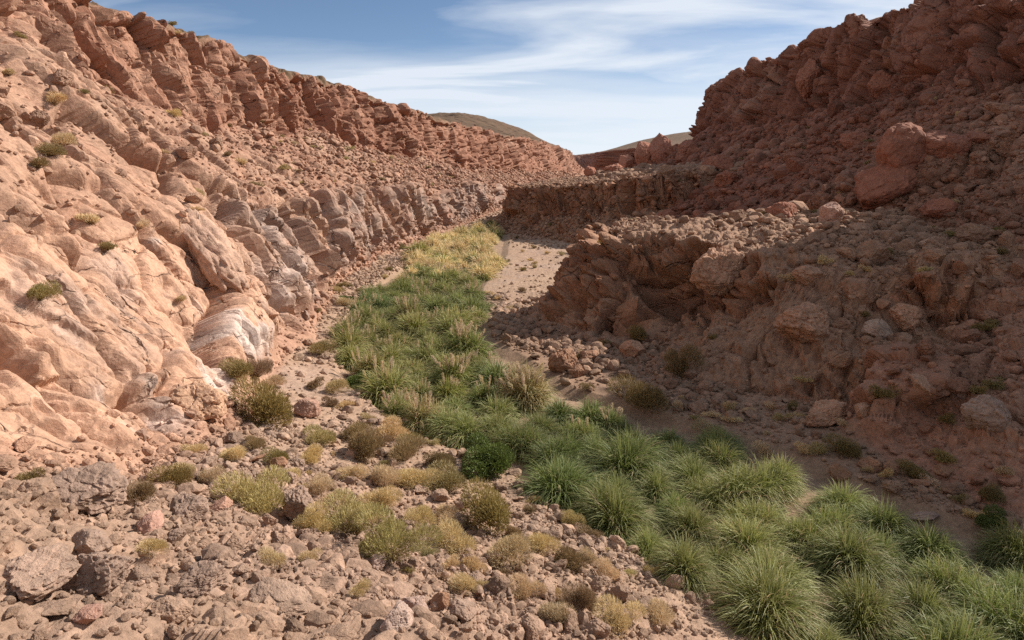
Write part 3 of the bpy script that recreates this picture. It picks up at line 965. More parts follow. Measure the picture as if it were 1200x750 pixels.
# loose stones everywhere: the largest in the picture become boulders of their own, the rest one spread of rubble
def scatter_rocks():
    zones = [
        # weight over the ground, how many, smallest, largest, power
        (talus * sstep(170, 130, Y0) * sstep(48, 60, Y0 + X0), 17000, 0.16, 2.2, 1.75),
        (talus * sstep(62, 45, Y0), 24000, 0.06, 1.1, 1.7),
        (spur * (1 - 0.8 * steep) * sstep(180, 140, Y0), 16000, 0.06, 0.8, 1.7),
        (floor_m * (1 - bed) * sstep(9.9, 10.3, pf) * sstep(55, 45, Y0) * (0.1 + sstep(-0.2, 0.6, g2)), 5500, 0.05, 0.8, 1.6),
        (floor_m * (1 - bed) * sstep(26, 12, Y0) * sstep(6, 2, X0) * (0.15 + sstep(-0.3, 0.6, g2)), 22000, 0.04, 0.5, 2.1),
        (fore * np.maximum(11 / np.maximum(dist0, 4), 1) ** 2.5, 17000, 0.04, 0.55, 1.6),
        (floor_m * (1 - bed) * sstep(120, 80, Y0) * np.where((pf > 9.9) & (Y0 > 44) & (Y0 < 100), 0.10 * sstep(-0.2, 0.5, g1), 1.0), 5500, 0.08, 0.5, 2.3),
        (midL * sstep(380, 260, Y0), 11000, 0.14, 1.2, 2.1),
        (leftwall * (1 - slick) * (1 - midL), 1800, 0.15, 0.9, 2.3),
        (sstep(5.5, 5.95, pf) * sstep(6.5, 6.15, pf) * sstep(26, 34, Y0) * sstep(240, 200, Y0), 4500, 0.12, 1.0, 1.9),
        (sstep(5.7, 5.95, pf) * sstep(6.25, 6.05, pf) * sstep(26, 20, Y0), 1500, 0.06, 0.4, 1.8),
    ]
    I, S = [], []
    for w, n, lo, hi, a in zones:
        i = pick(w, n)
        i = i[INV[i]]
        smin = np.maximum(lo, 2.0 * PFW[i] / 683)
        s = np.minimum(np.minimum(smin * (1 - RNG.random(len(i)) * 0.9995) ** (-1 / a), hi * (0.7 + 0.3 * RNG.random(len(i)))), 0.055 * PFW[i])
        I.append(i); S.append(s)
    return np.concatenate(I), np.concatenate(S)


RI, RS = scatter_rocks()
app = np.where(visible(RI, 0.3), RS / np.maximum(PFW[RI], 1), 0)
order = np.argsort(-app)
N_BOULDER = 296 - len(ALLB)
taken = [(b['px'], b['py'], b['w'] * 800 / b['d']) for b in ALLB]
big, rest = [], []
for k in order:
    if len(big) < N_BOULDER and app[k] > 0:
        x, y, w = PXX[RI[k]], PXY[RI[k]], RS[k] * 800 / PFW[RI[k]]
        if all(abs(x - a) > 0.45 * (w + ww) or abs(y - b) > 0.35 * (w + ww) for a, b, ww in taken):
            taken.append((x, y, w)); big.append(k)
            continue
        continue
    rest.append(k)
rest = np.array(rest)
for k in big:
    i = RI[k]
    kd = random.choice(['angular', 'angular', 'blocky', 'rounded', 'slab', 'layered'] if PT[i, 0] < 4 else ['rounded', 'rounded', 'angular', 'blocky', 'slab'])
    grp = 'boulders fallen from the canyon walls' if PT[i, 0] > 4 or PT[i, 1] > 26 else ('boulders on the near slope' if PT[i, 1] < 14 else 'boulders on the canyon floor')
    put_boulder(PT[i], float(RS[k]), kd, None, tuple(c[i] * random.uniform(0.78, 1.12)), None, (1, random.uniform(0.75, 1.1), random.uniform(0.8, 1.15)), 0.2, group=grp)


def build_rubble(ii, ss):
    rng = np.random.default_rng(8)
    Vs, Fs, Cs = [], [], []
    base = 0
    px = ss / np.maximum(PFW[ii], 1) * 683
    for lod, m in ((2, px > 9), (1, px <= 9)):
        idx = np.nonzero(m)[0]
        nvar = 12
        var = rng.integers(0, nvar, len(idx))
        for k in range(nvar):
            sel = idx[var == k]
            if not len(sel):
                continue
            v, f = rock_shape(rng, lod, planes=int(rng.integers(6, 11)), rough=0)
            n = len(sel)
            e = rng.random((n, 3)) * 6.28
            ca, sa, cb, sb = np.cos(e[:, 0]), np.sin(e[:, 0]), np.cos(e[:, 1] * 0.15 - 0.4), np.sin(e[:, 1] * 0.15 - 0.4)
            Rz = np.zeros((n, 3, 3)); Rz[:, 0, 0] = ca; Rz[:, 0, 1] = -sa; Rz[:, 1, 0] = sa; Rz[:, 1, 1] = ca; Rz[:, 2, 2] = 1
            Rx = np.zeros((n, 3, 3)); Rx[:, 0, 0] = 1; Rx[:, 1, 1] = cb; Rx[:, 1, 2] = -sb; Rx[:, 2, 1] = sb; Rx[:, 2, 2] = cb
            sc = ss[sel][:, None] * 0.55 * np.stack([np.ones(n), 0.7 + 0.4 * rng.random(n), 0.6 + 0.5 * rng.random(n)], 1)
            vv = np.einsum('nij,nkj->nki', Rz @ Rx, v[None] * sc[:, None])
            vv += PT[ii[sel]][:, None]
            vv[:, :, 2] += (0.16 * ss[sel])[:, None]
            cc = c[ii[sel]] * (0.75 + 0.5 * rng.random((n, 1)))
            Vs.append(vv.reshape(-1, 3)); Cs.append(np.repeat(cc, len(v), 0))
            Fs.append((f[None] + (base + np.arange(n) * len(v))[:, None, None]).reshape(-1, 3))
            base += n * len(v)
    o = link('rubble', mesh_np('rubble', np.concatenate(Vs), np.concatenate(Fs), MAT_RUBBLE, False, np.concatenate(Cs)))
    o['kind'] = 'stuff'
    o['label'] = 'loose reddish stones and scree spread over slopes and canyon floor'


build_rubble(RI[rest], RS[rest])


# ------------------------------------------------------------------ plants
def leaf_mat(name, transl=0.25, obj_tint=True):
    m = bpy.data.materials.new(name)
    m.use_nodes = True
    nt = m.node_tree
    nt.nodes.clear()
    N, L = nt.nodes.new, nt.links.new
    out = N('ShaderNodeOutputMaterial')
    at = N('ShaderNodeAttribute'); at.attribute_name = 'leaf'
    oi = N('ShaderNodeObjectInfo')
    mu = N('ShaderNodeMixRGB'); mu.blend_type = 'MULTIPLY'; mu.inputs['Fac'].default_value = 1
    L(at.outputs['Color'], mu.inputs['Color1'])
    L(oi.outputs['Color'], mu.inputs['Color2'])
    b = N('ShaderNodeBsdfPrincipled')
    b.inputs['Roughness'].default_value = 0.55
    b.inputs['Specular IOR Level'].default_value = 0.3
    t = N('ShaderNodeBsdfTranslucent')
    L(mu.outputs[0], b.inputs['Base Color']); L(mu.outputs[0], t.inputs['Color'])
    mix = N('ShaderNodeMixShader'); mix.inputs[0].default_value = transl
    L(b.outputs[0], mix.inputs[1]); L(t.outputs[0], mix.inputs[2])
    L(mix.outputs[0], out.inputs[0])
    return m


MAT_GRASS = leaf_mat('grass_blades', 0.35)
MAT_SHRUB = leaf_mat('shrub_twigs', 0.25)
MAT_PLUME = leaf_mat('grass_plume', 0.35)


def ribbons(base, dirs, L, width, droop, seg, rng, cols):
    """arching blades as tapered ribbons; cols: (n, seg+1, 3)"""
    n = len(base)
    side = np.cross(dirs, rng.normal(size=(n, 3)))
    side /= np.linalg.norm(side, axis=1, keepdims=True) + 1e-9
    pts = np.zeros((n, seg + 1, 3))
    pts[:, 0] = base
    d = dirs.copy()
    for k in range(seg):
        pts[:, k + 1] = pts[:, k] + d * (L / seg)[:, None]
        d = d + np.array((0, 0, -1.0)) * (droop * (0.4 + k * 0.6 / max(seg - 1, 1)))[:, None]
        d /= np.linalg.norm(d, axis=1, keepdims=True)
    tap = np.array([0.7] + [1.0] * max(seg - 2, 0) + [0.75, 0.12])[-(seg + 1):] if seg >= 2 else np.array([1, 0.2])
    w = (width[:, None] * tap[None] / 2)[:, :, None] * side[:, None]
    V = np.stack([pts - w, pts + w], 2).reshape(n, (seg + 1) * 2, 3)
    q = np.array([[2 * k, 2 * k + 1, 2 * k + 3, 2 * k + 2] for k in range(seg)])
    F = (q[None] + (np.arange(n) * (seg + 1) * 2)[:, None, None]).reshape(-1, 4)
    CC = np.repeat(cols[:, :, None], 2, 2).reshape(-1, 3)
    return V.reshape(-1, 3), F, CC


def tussock_mesh(seed, blades, seg, width, straw=0.13, gold=False):
    """unit tussock, about 1 m radius: blades spring from a raised crown, arch over and hang like a mop"""
    rng = np.random.default_rng(seed)
    az = rng.random(blades) * 6.283
    nc = 4
    ctr = rng.normal(size=(nc, 2)) * 0.20
    k = rng.integers(0, nc, blades)
    t0 = rng.random(blades)
    r = 0.05 + 0.30 * np.sqrt(t0)
    base = np.stack([ctr[k, 0] + r * np.cos(az), ctr[k, 1] + r * np.sin(az), 0.34 - 0.30 * t0], 1)
    az2 = az + rng.normal(size=blades) * 0.65
    tilt = np.radians(np.clip(6 + 78 * t0 ** 0.8 + rng.normal(size=blades) * 11, 0, 110))
    d = np.stack([np.sin(tilt) * np.cos(az2), np.sin(tilt) * np.sin(az2), np.cos(tilt)], 1)
    hgt = np.array([1.0, 0.88, 1.1, 0.8])[k]
    L = (0.62 + 0.5 * rng.random(blades)) * hgt
    droop = (0.42 + 0.45 * rng.random(blades)) * 5 / seg
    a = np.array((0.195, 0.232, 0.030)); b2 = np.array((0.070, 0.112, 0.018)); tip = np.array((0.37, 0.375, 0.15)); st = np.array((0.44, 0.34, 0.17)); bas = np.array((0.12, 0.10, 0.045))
    if gold:
        a = np.array((0.50, 0.375, 0.165)); b2 = np.array((0.30, 0.245, 0.085)); tip = np.array((0.62, 0.50, 0.28)); st = np.array((0.22, 0.24, 0.06))
    mixv = np.clip(rng.random((blades, 1)) * 0.8 + 0.35 * (1 - t0[:, None]), 0, 1)
    body = a * mixv + b2 * (1 - mixv)
    dry = rng.random(blades) < straw * (0.4 + 1.2 * t0)
    body[dry] = st * (0.6 + 0.5 * rng.random((dry.sum(), 1)))
    tl = np.linspace(0, 1, seg + 1)[None, :, None]
    tipc = np.where(dry[:, None], st, (tip * mixv + 0.75 * tip * (1 - mixv)) * (0.75 + 0.5 * rng.random((blades, 1))))
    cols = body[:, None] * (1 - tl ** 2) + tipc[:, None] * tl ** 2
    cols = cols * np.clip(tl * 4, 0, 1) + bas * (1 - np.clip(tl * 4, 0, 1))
    return ribbons(base, d, L, np.full(blades, width) * (0.7 + 0.6 * rng.random(blades)), droop, seg, rng, cols)


def tussock_lib(seed, cnt, *a):
    out = []
    for i in range(cnt):
        q = tussock_mesh(seed + i, *a)
        out.append(mesh_np('tussock_leaves', q[0], q[1], MAT_GRASS, False, q[2], 'leaf'))
    return out


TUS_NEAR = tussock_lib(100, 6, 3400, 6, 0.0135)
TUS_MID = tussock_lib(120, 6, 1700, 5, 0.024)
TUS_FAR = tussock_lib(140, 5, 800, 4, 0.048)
GOLD_MID = tussock_lib(160, 3, 1700, 5, 0.024, 0.15, True)
GOLD_FAR = tussock_lib(170, 4, 800, 4, 0.048, 0.15, True)


def plume_mesh(seed, far=False):
    """one flowering stem with its feathery head, 1.6 m long, pointing along z"""
    rng = np.random.default_rng(seed)
    n = 60 if far else 150
    w = 0.022 if far else 0.012
    st = np.array((0.50, 0.40, 0.22)); hd = np.array((0.62, 0.52, 0.36))
    bend = rng.normal() * 0.06
    zs = np.linspace(0, 1.6, 7)
    stem = np.stack([bend * zs ** 2, 0.02 * zs, zs], 1)
    V, F, C = [], [], []
    for s, e in zip(stem[:-1], stem[1:]):
        b = len(V)
        for q, rr in ((s, w * 0.55), (e, w * 0.45)):
            for a in range(4):
                V.append(q + rr * np.array((math.cos(a * 1.571), math.sin(a * 1.571), 0)))
                C.append(st)
        for a in range(4):
            F.append([b + a, b + (a + 1) % 4, b + 4 + (a + 1) % 4, b + 4 + a])
    V, F, C = np.array(V), np.array(F), np.array(C)
    t = rng.random(n)
    z = 1.05 + 0.55 * t
    base = np.stack([bend * z ** 2, 0.02 * z, z], 1)
    az = rng.random(n) * 6.283
    d = np.stack([np.cos(az) * 0.42, np.sin(az) * 0.42, np.full(n, 0.95)], 1)
    d /= np.linalg.norm(d, axis=1, keepdims=True)
    L = 0.17 * np.sin(np.clip(t * 0.85 + 0.15, 0, 1) * 3.1416) + 0.06
    cols = np.repeat((hd * (0.8 + 0.4 * rng.random((n, 1))))[:, None], 3, 1)
    v2, f2, c2 = ribbons(base, d, L, np.full(n, w), np.full(n, 0.15), 2, rng, cols)
    return np.concatenate([V, v2]), np.concatenate([F, f2 + len(V)]), np.concatenate([C, c2])


PLUME_NEAR, PLUME_FAR = [], []
for k in range(4):
    q = plume_mesh(300 + k); PLUME_NEAR.append(mesh_np('plume', q[0], q[1], MAT_PLUME, False, q[2], 'leaf'))
    q = plume_mesh(320 + k, True); PLUME_FAR.append(mesh_np('plume', q[0], q[1], MAT_PLUME, False, q[2], 'leaf'))


def put_tussock(x, y, z, s, plumes=0, tint=(1, 1, 1), label=None, lean=0.25, spread=0.5, hz=1.0, golden=False):
    d = math.sqrt(x * x + y * y + z * z)
    lib = TUS_NEAR if d < 27 else (TUS_MID if d < 60 else TUS_FAR)
    if golden:
        lib = GOLD_MID if d < 60 else GOLD_FAR
    me = random.choice(lib)
    rz = random.uniform(0, 6.28)
    if plumes:
        t = bpy.data.objects.new('grass_tussock', None)
        COL.objects.link(t)
        t.empty_display_size = 0.3
        t.location = (x, y, z - 0.04)
        f = link('foliage', me, t)
        f.scale = (s, s, s * hz); f.rotation_euler = (0, 0, rz); f.color = (*tint, 1)
        for _ in range(plumes):
            a = random.uniform(0, 6.28)
            rr = s * 0.3 * math.sqrt(random.random())
            p = link('plume', random.choice(PLUME_NEAR if d < 34 else PLUME_FAR), t)
            til = random.uniform(0.02, spread)
            p.location = (rr * math.cos(a), rr * math.sin(a), 0.12 * s)
            p.rotation_euler = Vector((math.sin(til) * math.cos(a), math.sin(til) * math.sin(a), math.cos(til))).to_track_quat('Z', 'Y').to_euler()
            k = s * random.uniform(0.62, 0.88) * (0.7 if y < 22 else 1.0)
            p.scale = (k, k, k)
            p.color = (1, random.uniform(0.9, 1), random.uniform(0.8, 1), 1)
    else:
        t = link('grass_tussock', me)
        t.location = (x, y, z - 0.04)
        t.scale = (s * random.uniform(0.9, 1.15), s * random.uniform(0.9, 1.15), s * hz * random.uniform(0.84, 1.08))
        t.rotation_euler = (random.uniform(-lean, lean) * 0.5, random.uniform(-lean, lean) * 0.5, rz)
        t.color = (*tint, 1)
    t['category'] = 'grass tussock'
    t['group'] = 'tussocks of tall grass along the creek'
    px, py, dd = project(np.array([[x, y, z + 0.5 * s]]))
    ALLT.append(dict(o=t, px=float(px[0]), py=float(py[0]), d=float(dd[0]), w=2 * s, kind='golden' if golden else 'green', plumes=plumes, label=label))
    if label:
        t['label'] = label
    return t


def in_poly(px, py, P):
    r = False
    for i in range(len(P)):
        (ax, ay), (bx, by) = P[i], P[(i + 1) % len(P)]
        if (ay > py) != (by > py) and px < (bx - ax) * (py - ay) / (by - ay) + ax:
            r = not r
    return r


# outline of the green ribbon as it lies on the canyon floor, read off the photo's ground
RIBBON_PX = [(900, 762), (862, 722), (760, 672), (716, 640), (705, 610), (640, 580), (615, 545), (560, 512), (500, 500), (465, 485), (430, 455), (415, 430), (402, 395), (410, 372),
             (420, 352), (470, 330), (480, 318), (486, 300), (515, 283), (560, 270), (582, 268), (586, 276), (560, 292), (585, 312), (575, 325), (545, 335), (560, 355), (570, 372), (548, 385),
             (560, 410), (612, 470), (640, 478), (700, 485), (735, 505), (850, 520), (925, 560), (950, 590), (1000, 580), (1050, 625), (1130, 660), (1215, 650), (1260, 700), (1260, 790)]


def px_plan(q, z=-9.5):
    cx, cy = q[0] - 600, 375 - q[1]
    yd, zd = 800 * CP + cy * SP, cy * CP - 800 * SP
    t = z / zd
    return (cx * t, yd * t)


RIBBON = [px_plan(q, -9.3) for q in RIBBON_PX]
HOLES = [(*px_plan(q), r) for q, r in (((910, 602), 1.0), ((930, 606), 1.0), ((1062, 655), 0.5), ((578, 565), 1.75), ((640, 520), 0.8), ((850, 700), 0.7))]

# tussocks that carry a feature of their own
def hero_tussock(px, py, wpx, plumes, tint, label, spread=0.5, hz=1.0, golden=False):
    x, y = px_plan((px, py), -9.4)
    s = wpx * y / 800 / 2
    put_tussock(x, y, height(x, y), s, plumes, tint, label, spread=spread, hz=hz, golden=golden)


hero_tussock(616, 470, 74, 46, (0.85, 0.85, 0.8), 'tall golden tussock bristling with pale plumes beside the round boulder', 0.75, 1.2, True)
hero_tussock(545, 412, 60, 26, (0.95, 0.95, 0.9), 'dark green tussock topped by a dense tuft of pinkish plumes', 0.55)
hero_tussock(535, 448, 62, 22, (1.0, 0.95, 0.9), 'green tussock with slanting plumes below the pink-plumed tussock', 0.7)
hero_tussock(495, 495, 64, 16, (1.5, 1.2, 1.6), 'yellowish tussock with slim plumes at the near left end of the grass bed', 0.4)
hero_tussock(572, 468, 50, 9, (1.0, 1.0, 1.0), 'green tussock with a few short plumes left of the golden tussock', 0.4)
hero_tussock(525, 462, 46, 10, (1.2, 1.1, 1.0), 'pale green tussock with feathery top above the yellowish tussock', 0.4)
hero_tussock(684, 512, 54, 4, (1, 1, 1), 'green tussock with four straw plumes at the mouth of the near grass strip', 0.3)
hero_tussock(795, 600, 56, 6, (0.95, 1, 0.95), 'green tussock with a bundle of dry straw stalks in the near strip', 0.25)
hero_tussock(975, 620, 80, 3, (1, 1, 1), 'wide green tussock with three lone plumes at the back of the near strip', 0.6)
hero_tussock(1108, 690, 96, 2, (1, 1, 1), 'broad tussock with two short plumes by the right shade edge', 0.4)


def fill_ribbon():
    rng = random.Random(4)
    pts = [(t['o'].location.x, t['o'].location.y, t['w'] / 2) for t in ALLT]
    ys = [p[1] for p in RIBBON]
    tries = 0
    while tries < 60000 and len(ALLT) < 292:
        tries += 1
        y = math.exp(rng.uniform(math.log(10.5), math.log(125)))
        x = rng.uniform(-16, 18)
        if not in_poly(x, y, RIBBON):
            continue
        if any(math.hypot(x - a, y - b) < r for a, b, r in HOLES):
            continue
        s = rng.uniform(0.72, 1.35) * (1.0 if y < 40 else 1.05 if y < 70 else 1.25)
        if y < 15:
            s = min(s, 1.1)
        gap = 0.70 if y < 32 else 0.76 if y < 60 else 0.66
        if any((x - a) ** 2 + (y - b) ** 2 < (gap * (s + r)) ** 2 for a, b, r in pts):
            continue
        pts.append((x, y, s))
        q = 0.5 + 0.5 * float(_fbm(np.array([[x / 6 + 50, y / 6 + 50, 3.0]]), 3, 0.5)[0]) * 1.6
        gold = y > 60 and rng.random() < (0.8 if y > 70 else 0.45)
        pl = 0
        if gold:
            k = rng.uniform(1.15, 1.5)
            tint = (k, k * rng.uniform(0.93, 1.03), k)
        else:
            k = rng.uniform(0.8, 1.15)
            ol = 1.04 if y > 24 else 1.0
            tint = (ol * k * (0.7 + 0.65 * q), k * (0.86 + 0.25 * q), ol * k * (0.9 + 0.3 * q))
            if 24 < y < 66 and rng.random() < 0.42:
                pl = rng.randint(3, 12)
        put_tussock(x, y, height(x, y), s, pl, tint, golden=gold)


fill_ribbon()


def shrub_mesh(seed, n, ln, wd, lobes=5, upright=0.3, twigs=60, flat=0.95):
    """unit cushion shrub, radius 1: fine twig and leaf slivers through a lumpy dome"""
    rng = np.random.default_rng(seed)
    lc = rng.normal(size=(lobes, 3)) * 0.42
    lc[:, 2] = np.abs(lc[:, 2]) * 0.7 + 0.22
    lc[0] = (0, 0, 0.4)
    lr = 0.42 + 0.3 * rng.random(lobes)
    k = rng.integers(0, lobes, n)
    u = rng.normal(size=(n, 3)); u[:, 2] = np.abs(u[:, 2]) * 0.9 - 0.12
    u /= np.linalg.norm(u, axis=1, keepdims=True)
    rad = lr[k] * (1 - 0.55 * rng.random(n) ** 2.2)
    p = lc[k] + u * rad[:, None]
    p[:, 2] = np.maximum(p[:, 2] * flat, 0.0)
    d = p - np.array((0, 0, -0.25)); d /= np.linalg.norm(d, axis=1, keepdims=True)
    d = d * 0.6 + u * 0.4 + rng.normal(size=(n, 3)) * 0.33 + np.array((0, 0, upright))
    d /= np.linalg.norm(d, axis=1, keepdims=True)
    L = ln * (0.5 + rng.random(n))
    tone = 0.7 + 0.6 * rng.random((n, 1))
    cols = np.repeat(tone[:, None], 3, 1) * np.ones((1, 1, 3))
    cols[:, 2] *= 1.18
    V, F, C = ribbons(p - d * L[:, None] * 0.5, d, L, np.full(n, wd) * (0.6 + 0.8 * rng.random(n)), np.full(n, 0.1), 2, rng, cols)
    # woody stems from the root
    a = rng.random(twigs) * 6.283
    t = rng.random(twigs) * 1.25
    sd = np.stack([np.sin(t) * np.cos(a), np.sin(t) * np.sin(a), np.cos(t)], 1)
    sc = np.full((twigs, 3, 3), 0.55) * np.array((1.0, 0.85, 0.7))
    v2, f2, c2 = ribbons(np.zeros((twigs, 3)), sd, 0.75 * (0.6 + 0.5 * rng.random(twigs)), np.full(twigs, wd * 0.9), np.full(twigs, 0.1), 2, rng, sc)
    return np.concatenate([V, v2]), np.concatenate([F, f2 + len(V)]), np.concatenate([C, c2])


def shrub_lib(seed, cnt, *a, **k):
    L = []
    for i in range(cnt):
        q = shrub_mesh(seed + i, *a, **k)
        L.append(mesh_np('shrub_twigs', q[0], q[1], MAT_SHRUB, False, q[2], 'leaf'))
    return L


SHRUB_LIB = {
    'tan': (shrub_lib(400, 5, 5200, 0.17, 0.016), shrub_lib(410, 4, 1500, 0.24, 0.04)),
    'brown': (shrub_lib(420, 4, 4200, 0.22, 0.018, 6, 0.45, 120), shrub_lib(430, 3, 1300, 0.28, 0.045, 6, 0.45)),
    'olive': (shrub_lib(440, 4, 5600, 0.13, 0.026, 7, 0.25), shrub_lib(450, 3, 1600, 0.18, 0.05, 7, 0.25)),
    'sage': (shrub_lib(460, 3, 5600, 0.16, 0.020, 6, 0.5), shrub_lib(470, 3, 1500, 0.22, 0.045, 6, 0.5)),
    'green': (shrub_lib(480, 3, 11000, 0.085, 0.042, 9, 0.15, 80, 0.95), shrub_lib(490, 2, 2000, 0.16, 0.06, 8, 0.2)),
}
SHRUB_COL = {'tan': (0.56, 0.41, 0.22), 'brown': (0.27, 0.18, 0.09), 'olive': (0.26, 0.19, 0.075), 'sage': (0.43, 0.345, 0.16), 'green': (0.105, 0.130, 0.030)}
SHRUB_WORD = {'tan': 'straw-coloured dry', 'brown': 'dark brown twiggy', 'olive': 'olive-brown leafy', 'sage': 'pale grey-olive', 'green': 'dark green leafy'}


def put_shrub(p, w, kind, label=None, hz=1.0):
    d = float(np.linalg.norm(p))
    me = random.choice(SHRUB_LIB[kind][0 if w / d > 0.028 else 1])
    o = link('shrub', me)
    s = w / 2 * 1.12
    o.scale = (s * random.uniform(0.85, 1.15), s * random.uniform(0.78, 1.15), s * hz * random.uniform(0.75, 1.08))
    o.rotation_euler = (random.uniform(-0.15, 0.15), random.uniform(-0.15, 0.15), random.uniform(0, 6.28))
    o.location = (p[0], p[1], p[2] - 0.05 * s)
    k = random.uniform(0.85, 1.15)
    cc = SHRUB_COL[kind]
    o.color = (cc[0] * k, cc[1] * k * random.uniform(0.95, 1.06), cc[2] * k * random.uniform(0.85, 1.15), 1)
    o['category'] = 'shrub'
    o['group'] = 'desert shrubs'
    x, y, dd = project(np.array([[p[0], p[1], p[2] + 0.3 * s]]))
    ALLS.append(dict(o=o, px=float(x[0]), py=float(y[0]), d=float(dd[0]), w=w, kind=kind, label=label))
    if label:
        o['label'] = label
    return o


def hero_shrub(px, py, wpx, kind, label=None, hz=1.0):
    """px, py: middle of the bush in the photo"""
    i = ground_at(px, min(py + wpx * 0.18, 749))
    w = wpx * PFW[i] / 800
    p = PT[i].copy()
    p[1] += w * 0.25
    p[2] = max(p[2], height(p[0], p[1]) - 0.1)
    put_shrub(p, w, kind, label, hz)


hero_shrub(578, 547, 62, 'green', 'round dark green leafy bush at the edge of the grass strip', 1.3)
hero_shrub(306, 487, 72, 'olive', 'big olive-green shrub against the foot of the left wall', 1.05)
hero_shrub(304, 596, 62, 'sage', 'sage-green cushion shrub in front of the weathered boulder')
hero_shrub(573, 610, 72, 'olive', 'broad dark olive shrub below the round dark green bush')
hero_shrub(798, 436, 40, 'brown', 'dark bush in the shade on the apron under the spur face', 1.3)
hero_shrub(756, 474, 52, 'brown', 'wide straggly bush at the shade edge above the near grass strip')
hero_shrub(905, 606, 26, 'green', 'small dark bush in a bare gap between the green tussocks')
hero_shrub(1166, 612, 34, 'green', 'dark bush in deep shade behind the last tussocks')
hero_shrub(425, 530, 54, 'brown', 'sprawling dark brown bush with bare twigs left of the grass bed', 1.1)
hero_shrub(414, 449, 30, 'green', 'small fresh green bush on the left bank of the grass bed')
hero_shrub(402, 620, 62, 'sage', 'wide grey-tan cushion shrub above the rubble heap')
hero_shrub(457, 653, 62, 'sage', 'largest cushion shrub beside the pale block below it')
hero_shrub(587, 657, 58, 'tan', 'wide pale straw bush in the middle of the dry shrub field')
for q in [(225, 528, 30, 'tan'), (273, 537, 32, 'tan'), (297, 525, 26, 'brown'), (242, 563, 30, 'tan'), (360, 538, 28, 'tan'), (326, 541, 30, 'olive'), (341, 556, 26, 'tan'),
          (377, 515, 34, 'sage'), (367, 453, 22, 'brown'), (389, 456, 28, 'tan'), (388, 474, 22, 'brown'), (402, 474, 18, 'tan'), (280, 438, 36, 'olive'), (300, 442, 36, 'brown'), (318, 450, 30, 'tan'),
          (417, 510, 38, 'brown'), (452, 508, 38, 'tan'), (470, 536, 44, 'brown'), (481, 519, 24, 'olive'), (481, 562, 40, 'tan'), (449, 567, 42, 'tan'), (411, 556, 36, 'tan'),
          (443, 590, 50, 'tan'), (393, 591, 34, 'tan'), (370, 576, 38, 'tan'), (434, 610, 30, 'tan'), (490, 612, 38, 'tan'), (511, 544, 32, 'olive'), (528, 571, 48, 'olive'), (478, 565, 44, 'tan'),
          (522, 608, 40, 'tan'), (527, 641, 52, 'tan'), (500, 651, 30, 'sage'), (553, 665, 30, 'tan'), (667, 661, 42, 'brown'), (670, 611, 28, 'sage'), (633, 640, 40, 'tan'), (603, 645, 22, 'brown'),
          (693, 658, 28, 'tan'), (710, 675, 34, 'tan'), (647, 698, 40, 'tan'), (615, 701, 36, 'tan'), (683, 712, 46, 'brown'), (660, 730, 40, 'tan'), (543, 697, 38, 'tan'), (563, 688, 18, 'tan'),
          (773, 730, 46, 'tan'), (730, 738, 50, 'tan'), (420, 695, 26, 'tan'), (417, 626, 24, 'olive'), (513, 546, 30, 'olive'), (160, 584, 36, 'brown'), (196, 566, 44, 'olive'), (212, 555, 34, 'tan'),
          (92, 596, 30, 'brown'), (35, 560, 26, 'olive'), (312, 660, 36, 'tan'), (360, 655, 26, 'tan'), (175, 640, 34, 'tan'), (440, 520, 30, 'brown'), (640, 560, 26, 'brown'), (600, 630, 24, 'brown'),
          (40, 350, 36, 'olive'), (215, 356, 16, 'tan'), (165, 286, 16, 'tan'), (125, 296, 22, 'olive'), (55, 180, 28, 'olive'), (77, 198, 20, 'olive'), (40, 200, 26, 'olive'), (66, 165, 28, 'tan'), (60, 120, 26, 'tan'),
          (88, 30, 22, 'olive'), (122, 136, 24, 'olive'), (95, 106, 14, 'olive'), (130, 160, 16, 'tan'), (75, 15, 20, 'olive'), (10, 88, 16, 'tan'), (60, 210, 22, 'olive'), (230, 245, 14, 'tan'),
          (830, 512, 40, 'sage'), (900, 532, 28, 'tan'), (962, 532, 22, 'sage'), (993, 528, 34, 'olive'), (1070, 555, 36, 'olive'), (1110, 541, 26, 'olive'), (1178, 558, 22, 'tan'), (1165, 586, 30, 'olive'),
          (1165, 452, 26, 'olive'), (1145, 463, 20, 'olive'), (1112, 496, 22, 'olive'), (905, 478, 18, 'tan'), (930, 478, 22, 'olive'), (1126, 588, 18, 'olive'), (968, 308, 16, 'tan'), (922, 327, 16, 'tan'), (997, 321, 14, 'tan'),
          (1014, 379, 16, 'olive'), (1162, 387, 26, 'olive'), (745, 395, 26, 'olive'), (706, 405, 14, 'olive'), (690, 455, 16, 'brown'), (835, 396, 14, 'olive'), (1147, 300, 22, 'olive'), (1170, 272, 20, 'olive'),
          (582, 348, 12, 'tan'), (595, 365, 14, 'tan'), (610, 340, 10, 'brown'), (560, 365, 14, 'sage'), (440, 360, 20, 'tan'), (404, 355, 24, 'tan'), (400, 335, 14, 'olive'), (420, 372, 20, 'green'), (404, 350, 14, 'green'),
          (372, 412, 24, 'olive'), (395, 340, 14, 'sage'), (372, 365, 12, 'olive'), (545, 322, 16, 'green'), (470, 290, 12, 'olive')]:
    hero_shrub(*q)


